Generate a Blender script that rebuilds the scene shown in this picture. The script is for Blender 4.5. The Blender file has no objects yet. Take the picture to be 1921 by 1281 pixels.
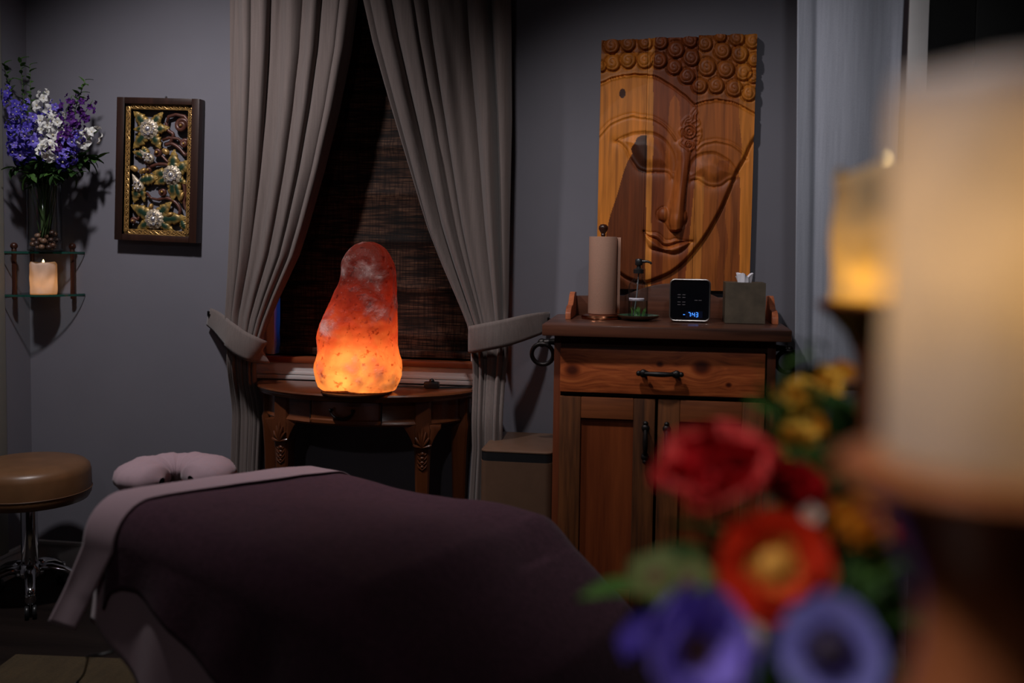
import bpy, bmesh, math, random
import numpy as np
from mathutils import Vector, Matrix, Euler, noise
from math import sin, cos, pi, radians, sqrt, atan2, exp, tan

SC = bpy.context.scene
COL = SC.collection
rnd = random.Random(7)

# ------------------------------------------------------------------ camera, world, light, exposure
F = 1921 * 35 / 36.0
YAW, PITCH, ROLL, CAMH, CX, CY = radians(8.5), .056, .0135, 1.2, 960.5, 560.0
YW = 3.28                                   # the back wall stands at y = YW
f0 = Vector((-sin(YAW) * cos(PITCH), cos(YAW) * cos(PITCH), -sin(PITCH)))
r0 = Vector((cos(YAW), sin(YAW), 0))
u0 = r0.cross(f0)
CAMX = cos(ROLL) * r0 + sin(ROLL) * u0
CAMY = -sin(ROLL) * r0 + cos(ROLL) * u0
CAMP = Vector((0, 0, CAMH))
cam = bpy.data.cameras.new('camera')
cam.lens = 35; cam.sensor_width = 36; cam.sensor_fit = 'HORIZONTAL'
cam.shift_y = -(640.5 - CY) / 1921
cam.clip_start = .02
cam.dof.use_dof = True; cam.dof.focus_distance = 3.2; cam.dof.aperture_fstop = 1.5
camo = bpy.data.objects.new('camera', cam); COL.objects.link(camo)
Mx = Matrix((CAMX, CAMY, -f0)).transposed().to_4x4(); Mx.translation = CAMP
camo.matrix_world = Mx
SC.camera = camo

SC.view_settings.view_transform = 'Standard'
SC.view_settings.look = 'None'
SC.view_settings.gamma = 1
SC.view_settings.use_curve_mapping = False
SC.view_settings.exposure = 0.0
SC.cycles.use_denoising = True
SC.cycles.max_bounces = 8
SC.cycles.diffuse_bounces = 4
SC.cycles.transparent_max_bounces = 16
SC.cycles.sample_clamp_indirect = 4

world = bpy.data.worlds.new('dusk'); SC.world = world; world.use_nodes = True
bg = world.node_tree.nodes['Background']
bg.inputs[0].default_value = (.02, .09, .55, 1); bg.inputs[1].default_value = .6     # blue dusk outside the window


def spot(name, loc, aim, watts, cone, blend, color=(1, .93, .86), size=.05):
    l = bpy.data.lights.new(name, 'SPOT'); l.energy = watts; l.spot_size = radians(cone); l.spot_blend = blend
    l.color = color; l.shadow_soft_size = size
    o = bpy.data.objects.new(name, l); COL.objects.link(o); o.location = loc
    o.rotation_euler = (Vector(aim) - Vector(loc)).to_track_quat('-Z', 'Y').to_euler()
    return o


DOWNLIGHTS_AND_FILL = [((-1.55, 2.15, 2.44), (-1.5, 2.95, .95), 84, 104, 1.0),
              ((-.45, 2.12, 2.44), (.16, 2.95, .85), 52, 84, 1.0),
              ((.30, 1.3, 2.44), (.52, 2.9, 1.35), 20, 56, 1.0),
              ((-.75, .15, 2.44), (.11, .80, 1.0), 74, 42, .8),
              ((-.5, -.6, 2.44), (-.45, 1.4, .5), 12, 100, 1.0)]  # added fill from behind the camera, lifts the blanket's dark near side
for i, (l, a, w, c, b) in enumerate(DOWNLIGHTS_AND_FILL):
    spot('downlight_and_fill_beam', l, a, w, c, b, [(1, .96, .98), (1, .955, .955), (.95, .96, 1), (1, .95, .96), (1, .93, .95)][i])

# ------------------------------------------------------------------ pixel rays to points at real depths


def ray(px, py): return f0 + CAMX * ((px - CX) / F) - CAMY * ((py - CY) / F)
def aty(px, py, y): d = ray(px, py); return CAMP + d * (y / d.y)
def atz(px, py, z): d = ray(px, py); return CAMP + d * ((z - CAMH) / d.z)
def atx(px, py, x): d = ray(px, py); return CAMP + d * (x / d.x)
def atd(px, py, t): return CAMP + ray(px, py) * t


def lerp(a, b, t): return a + (b - a) * t
def smooth(a, b, x):
    t = min(1, max(0, (x - a) / (b - a))); return t * t * (3 - 2 * t)


def interp(pts, x):
    if x <= pts[0][0]: return pts[0][1]
    for (x0, y0), (x1, y1) in zip(pts, pts[1:]):
        if x <= x1: return y0 + (y1 - y0) * (x - x0) / (x1 - x0)
    return pts[-1][1]


# ------------------------------------------------------------------ objects
def tag(o, label=None, cat=None, group=None, kind=None):
    if label: o['label'] = label
    if cat: o['category'] = cat
    if group: o['group'] = group
    if kind: o['kind'] = kind
    return o


def thing(name, label, cat, loc=(0, 0, 0), rotz=0, group=None, rot=None):
    o = bpy.data.objects.new(name, None); COL.objects.link(o)
    o.empty_display_size = .05
    o.location = loc; o.rotation_euler = rot if rot else (0, 0, rotz)
    return tag(o, label, cat, group)


def copy_tree(o, parent=None):
    c = o.copy(); COL.objects.link(c)
    if parent is not None: c.parent = parent
    for ch in list(o.children): copy_tree(ch, c)
    return c


class MB:
    def __init__(self):
        self.v = []; self.f = []; self.c = None

    def add(self, vs, fs, M=None):
        b = len(self.v)
        self.v += [tuple(M @ Vector(p)) if M is not None else tuple(p) for p in vs]
        self.f += [tuple(b + i for i in q) for q in fs]
        return self

    def bm(self, bm_, M=None):
        bm_.verts.ensure_lookup_table()
        for i, v in enumerate(bm_.verts): v.index = i
        self.add([v.co.copy() for v in bm_.verts], [[v.index for v in f.verts] for f in bm_.faces], M)
        bm_.free(); return self

    def box(self, c, s, bev=0, seg=2, M=None):
        b = bmesh.new(); bmesh.ops.create_cube(b, size=1)
        for v in b.verts: v.co = Vector((v.co.x * s[0] + c[0], v.co.y * s[1] + c[1], v.co.z * s[2] + c[2]))
        if bev: bmesh.ops.bevel(b, geom=b.edges[:], offset=bev, segments=seg, profile=.6, affect='EDGES')
        return self.bm(b, M)

    def span(self, p0, p1, bev=0, seg=2, M=None):
        return self.box([(a + b) / 2 for a, b in zip(p0, p1)], [abs(b - a) for a, b in zip(p0, p1)], bev, seg, M)

    def lathe(self, prof, n=32, c=(0, 0, 0), M=None, sx=1, sy=1, caps=True):
        vs, fs = [], []
        for r, z in prof:
            for i in range(n):
                a = 2 * pi * i / n
                vs.append((c[0] + r * cos(a) * sx, c[1] + r * sin(a) * sy, c[2] + z))
        for j in range(len(prof) - 1):
            for i in range(n):
                k = (i + 1) % n
                fs.append((j * n + i, j * n + k, (j + 1) * n + k, (j + 1) * n + i))
        if caps:
            if prof[0][0] > 1e-6: fs.append(tuple(reversed(range(n))))
            if prof[-1][0] > 1e-6: fs.append(tuple(range((len(prof) - 1) * n, len(prof) * n)))
        return self.add(vs, fs, M)

    def tube(self, pts, rad, n=8, closed=False, M=None, flat=1.0):
        pts = [Vector(p) for p in pts]; m = len(pts)
        R = rad if isinstance(rad, (list, tuple)) else [rad] * m
        vs, fs = [], []
        up = None
        for i, p in enumerate(pts):
            t = (pts[(i + 1) % m] - pts[i - 1]) if closed else (pts[min(i + 1, m - 1)] - pts[max(i - 1, 0)])
            t = t.normalized() if t.length > 1e-9 else Vector((0, 0, 1))
            if up is None:
                up = Vector((0, 0, 1)) if abs(t.z) < .9 else Vector((0, 1, 0))
            x = t.cross(up)
            if x.length < 1e-6: x = t.orthogonal()
            x.normalize(); up = x.cross(t).normalized()
            for k in range(n):
                a = 2 * pi * k / n
                vs.append(p + x * (cos(a) * R[i]) + up * (sin(a) * R[i] * flat))
        for i in range(m if closed else m - 1):
            j = (i + 1) % m
            for k in range(n):
                l = (k + 1) % n
                fs.append((i * n + k, i * n + l, j * n + l, j * n + k))
        if not closed:
            fs.append(tuple(reversed(range(n)))); fs.append(tuple(range((m - 1) * n, m * n)))
        return self.add(vs, fs, M)

    def grid(self, nu, nv, fn, M=None, cu=False):
        vs = [fn(i / (nu if cu else nu - 1), j / (nv - 1)) for j in range(nv) for i in range(nu)]
        fs = []
        for j in range(nv - 1):
            for i in range(nu if cu else nu - 1):
                k = (i + 1) % nu
                fs.append((j * nu + i, j * nu + k, (j + 1) * nu + k, (j + 1) * nu + i))
        return self.add(vs, fs, M)

    def prism(self, poly, d0, d1, M=None, bev=0):
        """polygon in x,z extruded along y from d0 to d1"""
        b = bmesh.new()
        vs = [b.verts.new((x, d0, z)) for x, z in poly]
        f = b.faces.new(vs)
        r = bmesh.ops.extrude_face_region(b, geom=[f])
        for g in r['geom']:
            if isinstance(g, bmesh.types.BMVert): g.co.y += d1 - d0
        if bev: bmesh.ops.bevel(b, geom=[e for e in b.edges], offset=bev, segments=2, profile=.6, affect='EDGES')
        bmesh.ops.recalc_face_normals(b, faces=b.faces)
        return self.bm(b, M)

    def ball(self, c, r, n=16, M=None, sc=(1, 1, 1)):
        prof = [(max(1e-7, r * sin(pi * i / (n // 2 + 2))), -r * cos(pi * i / (n // 2 + 2))) for i in range(n // 2 + 3)]
        T = Matrix.Translation(Vector(c)) @ Matrix.Diagonal((sc[0], sc[1], sc[2], 1))
        return self.lathe(prof, n, M=(M @ T) if M is not None else T)

    def mesh(self, name, smooth_deg=40, merge=True):
        me = bpy.data.meshes.new(name)
        me.from_pydata([tuple(v) for v in self.v], [], self.f)
        if self.c is not None:
            at = me.color_attributes.new('Col', 'FLOAT_COLOR', 'POINT')
            at.data.foreach_set('color', np.array(self.c, dtype=np.float32).ravel())
        elif merge:
            b = bmesh.new(); b.from_mesh(me)
            bmesh.ops.remove_doubles(b, verts=b.verts, dist=1e-6)
            b.to_mesh(me); b.free()
        me.shade_smooth()
        if smooth_deg < 180: me.set_sharp_from_angle(angle=radians(smooth_deg))
        return me

    def build(self, name, mat, parent=None, loc=None, smooth_deg=40, thick=0, off=-1, label=None, merge=True):
        me = self.mesh(name, smooth_deg, merge); me.materials.append(mat)
        o = bpy.data.objects.new(name, me); COL.objects.link(o)
        if parent is not None: o.parent = parent
        if loc is not None: o.location = loc
        if thick:
            m = o.modifiers.new('thickness', 'SOLIDIFY'); m.thickness = thick; m.offset = off
        if label: o['label'] = label
        return o


def link_mesh(name, me, parent, loc=(0, 0, 0), rot=None, scale=None):
    o = bpy.data.objects.new(name, me); COL.objects.link(o); o.parent = parent; o.location = loc
    if rot is not None: o.rotation_euler = rot
    if scale is not None: o.scale = scale
    return o


# ------------------------------------------------------------------ materials
MATS = {}


def nodes_of(name):
    m = bpy.data.materials.new(name); m.use_nodes = True
    nt = m.node_tree
    return m, nt, nt.nodes['Principled BSDF']


def N(nt, t, **kw):
    n = nt.nodes.new(t)
    for k, v in kw.items():
        if k.startswith('i_'): n.inputs[k[2:].replace('_', ' ')].default_value = v
        else: setattr(n, k, v)
    return n


def coords(nt, scale=(1, 1, 1), rot=(0, 0, 0), space='Object'):
    tc = N(nt, 'ShaderNodeTexCoord'); mp = N(nt, 'ShaderNodeMapping')
    mp.inputs['Scale'].default_value = scale; mp.inputs['Rotation'].default_value = rot
    nt.links.new(tc.outputs[space], mp.inputs['Vector'])
    return mp.outputs['Vector']


def ramp(nt, fac, stops):
    r = N(nt, 'ShaderNodeValToRGB')
    e = r.color_ramp.elements
    while len(e) < len(stops): e.new(.5)
    for el, (p, c) in zip(e, stops):
        el.position = p; el.color = (c[0], c[1], c[2], 1)
    nt.links.new(fac, r.inputs['Fac'])
    return r.outputs['Color']


def bump(nt, bs, h, strength, dist):
    b = N(nt, 'ShaderNodeBump'); b.inputs['Strength'].default_value = strength; b.inputs['Distance'].default_value = dist
    nt.links.new(h, b.inputs['Height']); nt.links.new(b.outputs['Normal'], bs.inputs['Normal'])


def plain(name, col, rough=.6, metal=0, var=.12, scale=30, bump_=0, sheen=0, spec=.5, coat=0):
    m, nt, bs = nodes_of(name)
    v = coords(nt)
    nz = N(nt, 'ShaderNodeTexNoise'); nz.inputs['Scale'].default_value = scale; nz.inputs['Detail'].default_value = 4
    nt.links.new(v, nz.inputs['Vector'])
    lo = [max(0, c * (1 - var)) for c in col]; hi = [min(1, c * (1 + var)) for c in col]
    nt.links.new(ramp(nt, nz.outputs['Fac'], [(.3, lo), (.7, hi)]), bs.inputs['Base Color'])
    bs.inputs['Roughness'].default_value = rough; bs.inputs['Metallic'].default_value = metal
    bs.inputs['Specular IOR Level'].default_value = spec
    bs.inputs['Sheen Weight'].default_value = sheen
    bs.inputs['Coat Weight'].default_value = coat
    if bump_: bump(nt, bs, nz.outputs['Fac'], .6, bump_)
    return m


def wood(name, dark, light, axis='Z', scale=9, rough=.45, grain=1.0, mid=None, contrast=(.3, .72), coat=0, spec=.4, bmp=.0006):
    tone = lambda c: (min(1, c[0] * 1.4), c[1] * .95, c[2] * .7)
    dark, light, mid = tone(dark), tone(light), tone(mid) if mid else None
    m, nt, bs = nodes_of(name)
    st = {'X': (.07, 1, 1), 'Y': (1, .07, 1), 'Z': (1, 1, .07)}[axis]
    v = coords(nt, st)
    n1 = N(nt, 'ShaderNodeTexNoise'); n1.inputs['Scale'].default_value = scale; n1.inputs['Detail'].default_value = 6
    n1.inputs['Distortion'].default_value = 1.3
    nt.links.new(v, n1.inputs['Vector'])
    n2 = N(nt, 'ShaderNodeTexNoise'); n2.inputs['Scale'].default_value = scale * 14; n2.inputs['Detail'].default_value = 3
    nt.links.new(v, n2.inputs['Vector'])
    mx = N(nt, 'ShaderNodeMath', operation='MULTIPLY_ADD'); mx.inputs[1].default_value = .35 * grain
    nt.links.new(n2.outputs['Fac'], mx.inputs[0]); nt.links.new(n1.outputs['Fac'], mx.inputs[2])
    sb = N(nt, 'ShaderNodeMath', operation='SUBTRACT'); sb.inputs[1].default_value = .17 * grain
    nt.links.new(mx.outputs[0], sb.inputs[0])
    md = mid or [(a + b) / 2 for a, b in zip(dark, light)]
    nt.links.new(ramp(nt, sb.outputs[0], [(contrast[0], dark), (.5, md), (contrast[1], light)]), bs.inputs['Base Color'])
    bs.inputs['Roughness'].default_value = rough
    bs.inputs['Specular IOR Level'].default_value = spec
    bs.inputs['Coat Weight'].default_value = coat; bs.inputs['Coat Roughness'].default_value = .15
    bump(nt, bs, n2.outputs['Fac'], .5, bmp)
    return m


def fabric(name, col, scale=900, rough=.9, sheen=.15, var=.2, bmp=.0006, slub=(1, 1, .04)):
    m, nt, bs = nodes_of(name)
    v = coords(nt, slub)
    n1 = N(nt, 'ShaderNodeTexNoise'); n1.inputs['Scale'].default_value = scale * .25; n1.inputs['Detail'].default_value = 3
    nt.links.new(v, n1.inputs['Vector'])
    v2 = coords(nt)
    n2 = N(nt, 'ShaderNodeTexNoise'); n2.inputs['Scale'].default_value = scale; n2.inputs['Detail'].default_value = 2
    nt.links.new(v2, n2.inputs['Vector'])
    ad = N(nt, 'ShaderNodeMath', operation='ADD'); nt.links.new(n1.outputs['Fac'], ad.inputs[0]); nt.links.new(n2.outputs['Fac'], ad.inputs[1])
    hf = N(nt, 'ShaderNodeMath', operation='MULTIPLY'); hf.inputs[1].default_value = .5; nt.links.new(ad.outputs[0], hf.inputs[0])
    nt.links.new(ramp(nt, hf.outputs[0], [(.3, [c * (1 - var) for c in col]), (.7, [c * (1 + var) for c in col])]), bs.inputs['Base Color'])
    bs.inputs['Roughness'].default_value = rough; bs.inputs['Sheen Weight'].default_value = sheen
    bs.inputs['Specular IOR Level'].default_value = .15
    bump(nt, bs, hf.outputs[0], .7, bmp)
    return m


def thin_glass(name, tint, gloss=.06):
    m, nt, bs = nodes_of(name)
    out = nt.nodes['Material Output']
    tr = N(nt, 'ShaderNodeBsdfTransparent')
    lf = N(nt, 'ShaderNodeLayerWeight'); lf.inputs['Blend'].default_value = .5
    nt.links.new(ramp(nt, lf.outputs['Facing'], [(.35, tint), (.95, [c * .45 for c in tint])]), tr.inputs[0])
    gl = N(nt, 'ShaderNodeBsdfGlossy'); gl.inputs['Roughness'].default_value = gloss
    gl.inputs[0].default_value = (.9, .95, 1, 1)
    lw = N(nt, 'ShaderNodeLayerWeight'); lw.inputs['Blend'].default_value = .5
    pw = N(nt, 'ShaderNodeMath', operation='POWER'); pw.inputs[1].default_value = 4.5; nt.links.new(lw.outputs['Facing'], pw.inputs[0])
    fr = N(nt, 'ShaderNodeMath', operation='MULTIPLY_ADD'); fr.inputs[1].default_value = .7; fr.inputs[2].default_value = .05; nt.links.new(pw.outputs[0], fr.inputs[0])
    mx = N(nt, 'ShaderNodeMixShader')
    nt.links.new(fr.outputs[0], mx.inputs[0]); nt.links.new(tr.outputs[0], mx.inputs[1]); nt.links.new(gl.outputs[0], mx.inputs[2])
    nt.links.new(mx.outputs[0], out.inputs['Surface'])
    return m


def emit(name, col, strength):
    m, nt, bs = nodes_of(name)
    bs.inputs['Base Color'].default_value = (*[c * .5 for c in col], 1)
    bs.inputs['Emission Color'].default_value = (*col, 1); bs.inputs['Emission Strength'].default_value = strength
    return m


def petal_mat(name, col, edge=None, rough=.55, trans=.35):
    m, nt, bs = nodes_of(name)
    out = nt.nodes['Material Output']
    v = coords(nt)
    nz = N(nt, 'ShaderNodeTexNoise'); nz.inputs['Scale'].default_value = 40
    nt.links.new(v, nz.inputs['Vector'])
    e = edge or [min(1, c * 1.25) for c in col]
    c = ramp(nt, nz.outputs['Fac'], [(.35, col), (.7, e)])
    nt.links.new(c, bs.inputs['Base Color']); bs.inputs['Roughness'].default_value = rough
    bs.inputs['Specular IOR Level'].default_value = .12
    tl = N(nt, 'ShaderNodeBsdfTranslucent'); nt.links.new(c, tl.inputs[0])
    mx = N(nt, 'ShaderNodeMixShader'); mx.inputs[0].default_value = trans
    nt.links.new(bs.outputs[0], mx.inputs[1]); nt.links.new(tl.outputs[0], mx.inputs[2])
    nt.links.new(mx.outputs[0], out.inputs['Surface'])
    return m


def wax(name, col, tcol, trans=.6, nscale=22, lo=.75):
    m, nt, bs = nodes_of(name)
    out = nt.nodes['Material Output']
    v = coords(nt)
    nz = N(nt, 'ShaderNodeTexNoise'); nz.inputs['Scale'].default_value = nscale; nz.inputs['Detail'].default_value = 3
    nt.links.new(v, nz.inputs['Vector'])
    c = ramp(nt, nz.outputs['Fac'], [(.3, [x * lo for x in tcol]), (.7, tcol)])
    bs.inputs['Base Color'].default_value = (*col, 1); bs.inputs['Roughness'].default_value = .5
    tl = N(nt, 'ShaderNodeBsdfTranslucent'); nt.links.new(c, tl.inputs[0])
    mx = N(nt, 'ShaderNodeMixShader'); mx.inputs[0].default_value = trans
    nt.links.new(bs.outputs[0], mx.inputs[1]); nt.links.new(tl.outputs[0], mx.inputs[2])
    nt.links.new(mx.outputs[0], out.inputs['Surface'])
    bump(nt, bs, nz.outputs['Fac'], .4, .003)
    return m


def attr_mat(name, rough=.5, grain=None, coat=0, metal=0, spec=.4):
    m, nt, bs = nodes_of(name)
    a = N(nt, 'ShaderNodeAttribute', attribute_name='Col')
    col = a.outputs['Color']
    if grain:
        v = coords(nt, grain)
        nz = N(nt, 'ShaderNodeTexNoise'); nz.inputs['Scale'].default_value = 60; nz.inputs['Detail'].default_value = 5
        nz.inputs['Distortion'].default_value = .6
        nt.links.new(v, nz.inputs['Vector'])
        g = ramp(nt, nz.outputs['Fac'], [(.3, (.62, .58, .55)), (.5, (.95, .95, .95)), (.72, (1.25, 1.2, 1.15))])
        mx = N(nt, 'ShaderNodeMix', data_type='RGBA', blend_type='MULTIPLY'); mx.inputs[0].default_value = 1
        nt.links.new(col, mx.inputs[6]); nt.links.new(g, mx.inputs[7]); col = mx.outputs[2]
        bump(nt, bs, nz.outputs['Fac'], .25, .0004)
    nt.links.new(col, bs.inputs['Base Color'])
    bs.inputs['Roughness'].default_value = rough; bs.inputs['Coat Weight'].default_value = coat
    bs.inputs['Coat Roughness'].default_value = .2
    bs.inputs['Metallic'].default_value = metal; bs.inputs['Specular IOR Level'].default_value = spec
    return m


M_WALL = plain('wall_paint', (.155, .148, .174), .75, var=.03, scale=6, bump_=0)
M_CEIL = plain('ceiling_paint', (.34, .33, .34), .85, var=.02)
M_TRIM = plain('white_trim_paint', (.52, .49, .48), .45, var=.03)
M_FLOOR = wood('dark_floor_boards', (.004, .0035, .004), (.010, .009, .010), 'X', 8, .6, spec=.12)
M_DARKDOOR = plain('dark_door_paint', (.006, .006, .0055), .6, var=.1, spec=.2)
M_CURTAIN = fabric('taupe_linen', (.150, .118, .108), 700, var=.18)
M_DRAPE = fabric('grey_drape_cloth', (.30, .31, .36), 500, var=.16)
M_SHEET = fabric('mauve_sheet', (.36, .245, .275), 900, var=.06)
M_BLANKET = fabric('plum_fleece', (.064, .026, .040), 260, sheen=.08, var=.3, bmp=.002, slub=(1, 1, 1))
M_LEATHER = plain('tan_leather', (.15, .07, .03), .36, var=.12, scale=18, bump_=.0005)
M_CHROME = plain('chrome', (.55, .55, .57), .12, 1, var=.05)
M_BLACK = plain('black_plastic', (.012, .012, .013), .35, var=.1)
M_IRON = plain('dark_iron', (.022, .018, .017), .42, .7, var=.25, scale=60, bump_=.0004)
M_TABLEWOOD = wood('polished_mahogany', (.045, .017, .008), (.125, .052, .022), 'X', 7, .3, coat=.35)
M_TABLELEG = wood('mahogany_leg', (.030, .011, .005), (.08, .032, .013), 'Z', 7, .35, coat=.3)
M_CABDARK = wood('dark_barn_wood', (.020, .011, .009), (.11, .055, .040), 'X', 6, .38, coat=.25)
M_CABSIDE = wood('reddish_side_wood', (.07, .022, .01), (.16, .058, .026), 'Z', 6, .45)
M_CABV = wood('weathered_stile_wood', (.03, .014, .006), (.15, .07, .026), 'Z', 6, .5, grain=1.6)
M_CABH = wood('weathered_rail_wood', (.035, .013, .006), (.16, .065, .026), 'X', 6, .5, grain=1.6)
M_DRAWER = wood('golden_drawer_wood', (.15, .055, .015), (.29, .125, .036), 'X', 5, .45, mid=(.22, .088, .025))
M_PANEL = wood('red_brown_door_panel', (.085, .024, .008), (.21, .07, .022), 'Z', 5, .45)
M_CUT = wood('cut_end_wood', (.17, .06, .028), (.36, .155, .08), 'Z', 10, .5)
M_FRAMEWOOD = wood('frame_wood', (.010, .006, .005), (.030, .015, .012), 'Z', 9, .4)
M_STICKDARK = wood('dark_turned_wood', (.03, .012, .006), (.08, .03, .015), 'Z', 9, .35)
M_STICK = wood('brown_turned_wood', (.13, .055, .025), (.30, .14, .07), 'Z', 9, .32, coat=.3)
M_SILL = wood('red_brown_sill', (.09, .03, .015), (.2, .07, .032), 'X', 9, .35)
M_BALL = wood('dark_red_finial', (.016, .007, .006), (.036, .016, .012), 'Z', 9, .3)
M_GLASS = thin_glass('clear_glass', (.95, .965, .97))
M_SHELFGLASS = thin_glass('shelf_glass', (.93, .96, .95))
M_GLASSEDGE = plain('green_glass_edge', (.012, .06, .045), .1, var=.1)
M_COPPER = plain('copper_metal', (.42, .16, .08), .22, 1, var=.15)
M_PAPER = plain('brown_paper', (.36, .20, .14), .9, var=.05, scale=300, bump_=.0006)
M_TISSUE = plain('white_tissue', (.75, .72, .78), .9, var=.03)
M_STONEBOX = plain('olive_brown_box_cover', (.075, .055, .035), .6, var=.3, scale=25)
M_BIN = plain('brown_bin_metal', (.115, .062, .038), .4, var=.06)
M_WAXWHITE = wax('white_candle_wax', (.66, .61, .58), (.95, .66, .40), .5)
M_WAXBIG = wax('cream_candle_wax', (.46, .43, .42), (.95, .68, .34), .45)
M_WAXYEL = wax('yellow_candle_wax', (.50, .45, .33), (.95, .66, .17), .6, 14, .35)
M_LEAF = petal_mat('green_leaf', (.035, .085, .018), (.07, .15, .03), .5, .25)
M_LEAFDARK = petal_mat('dark_green_leaf', (.018, .045, .012), (.03, .075, .018), .5, .2)
M_LEAFLIME = petal_mat('yellow_green_sepal', (.10, .13, .035), (.17, .19, .07), .5, .3)
M_STEM = plain('green_stem', (.05, .09, .025), .55)
M_DISH = plain('green_glazed_dish', (.03, .085, .05), .25, var=.2)
M_DISHRIM = plain('brown_dish_underside', (.08, .04, .02), .35)

BACKY = YW


def struct(name, mb, mat, parent=None, **k):
    o = mb.build(name, mat, parent, **k)
    if parent is None: o['kind'] = 'structure'
    return o


# ------------------------------------------------------------------ room shell
XL, XR, ZC, YF = -2.245, 1.6, 2.5, -1.4
WX0, WX1, WZ0, WZ1 = -1.36, -.625, .80, 2.22          # window opening
t = .16
b = MB()
b.span((XL - t, YW, 0), (WX0, YW + t, ZC)); b.span((WX1, YW, 0), (XR + t, YW + t, ZC))
b.span((WX0, YW, 0), (WX1, YW + t, WZ0)); b.span((WX0, YW, WZ1), (WX1, YW + t, ZC))
struct('wall_back', b, M_WALL)
struct('wall_left', MB().span((XL - t, YF, 0), (XL, YW, ZC)), M_WALL)
struct('wall_right', MB().span((XR, YF, 0), (XR + t, YW, ZC)), M_WALL)
struct('wall_front', MB().span((XL - t, YF - t, 0), (XR + t, YF, ZC)), M_WALL)
struct('ceiling', MB().span((XL - t, YF - t, ZC), (XR + t, YW + t, ZC + .1)), M_CEIL)
struct('floor', MB().span((XL - t, YF - t, -.1), (XR + t, YW + t, 0)), M_FLOOR)
# partition end, its white casing and the dark door beyond it
struct('trim_2', MB().span((.654, 2.884, 0), (.706, 2.8995, ZC - .001), .003), M_TRIM)
struct('wall_stub', MB().span((.655, 2.9, 0), (.705, YW, ZC)), M_WALL)
d = struct('door_1', MB().span((.707, 2.98, .01), (XR - .002, 3.02, ZC - .002)), M_DARKDOOR)
pn = MB()
for zz in ((.2, 1.0), (1.12, 2.2)): pn.span((.85, 2.968, zz[0]), (1.45, 2.979, zz[1]), .006)
pn.build('door_panel', M_DARKDOOR, d)


def board(name, x0, x1, y0, y1):
    m = MB()
    if abs(x1 - x0) > abs(y1 - y0):
        m.span((x0, YW - .014, 0), (x1, YW, .085), .002); m.span((x0, YW - .02, .085), (x1, YW, .1), .004)
    else:
        m.span((XL, y0, 0), (XL + .014, y1, .085), .002); m.span((XL, y0, .085), (XL + .02, y1, .1), .004)
    struct(name, m, M_TRIM)


board('baseboard_back', XL + .02, .65, YW, YW)
board('baseboard_left', XL, XL, YF, YW)
# casing of the doorway on the left wall
struct('trim_1', MB().span((XL, 3.0, .1), (XL + .022, 3.115, 2.3), .004), plain('sage_casing_paint', (.21, .2, .17), .5, var=.04))

# ------------------------------------------------------------------ window
w = struct('window_1', MB().span((WX0, YW + .02, WZ0), (WX0 + .03, YW + .15, WZ1), .003).span((WX1 - .075, YW + .05, WZ0), (WX1, YW + .15, WZ1), .003)
           .span((WX0, YW + .02, WZ1 - .03), (WX1, YW + .15, WZ1), .003).span((WX0 + .03, YW + .1, WZ0), (WX1 - .03, YW + .14, WZ0 + .05), .003)
           .span((WX0 + .03, YW + .1, 1.48), (WX1 - .03, YW + .14, 1.52), .003), M_TRIM)
MB().span((WX0 + .03, YW + .115, WZ0 + .05), (WX1 - .03, YW + .119, WZ1 - .03)).build('window_pane', M_GLASS, w)
m = MB()
for xo in (WX0 - .085, WX1):
    m.span((xo, YW - .018, WZ0), (xo + .085, YW, WZ1 + .085), .004); m.span((xo + .02, YW - .026, WZ0), (xo + .06, YW - .016, WZ1 + .06), .004)
m.span((WX0 - .085, YW - .018, WZ1), (WX1 + .085, YW, WZ1 + .085), .004)
m.build('window_casing', M_TRIM, w)
MB().span((WX0 - .09, YW - .034, WZ0 - .022), (WX1 + .09, YW + .06, WZ0), .006).build('window_sill', M_SILL, w, label='red-brown wooden sill board')
m = MB()
m.span((WX0 - .07, YW - .02, .722), (WX1 + .07, YW, WZ0 - .022), .002)
m.span((WX0 - .06, YW - .027, .738), (WX1 + .06, YW, .748), .003); m.span((WX0 - .05, YW - .034, .722), (WX1 + .05, YW, .736), .003)
m.build('window_apron', M_TRIM, w)


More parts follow.
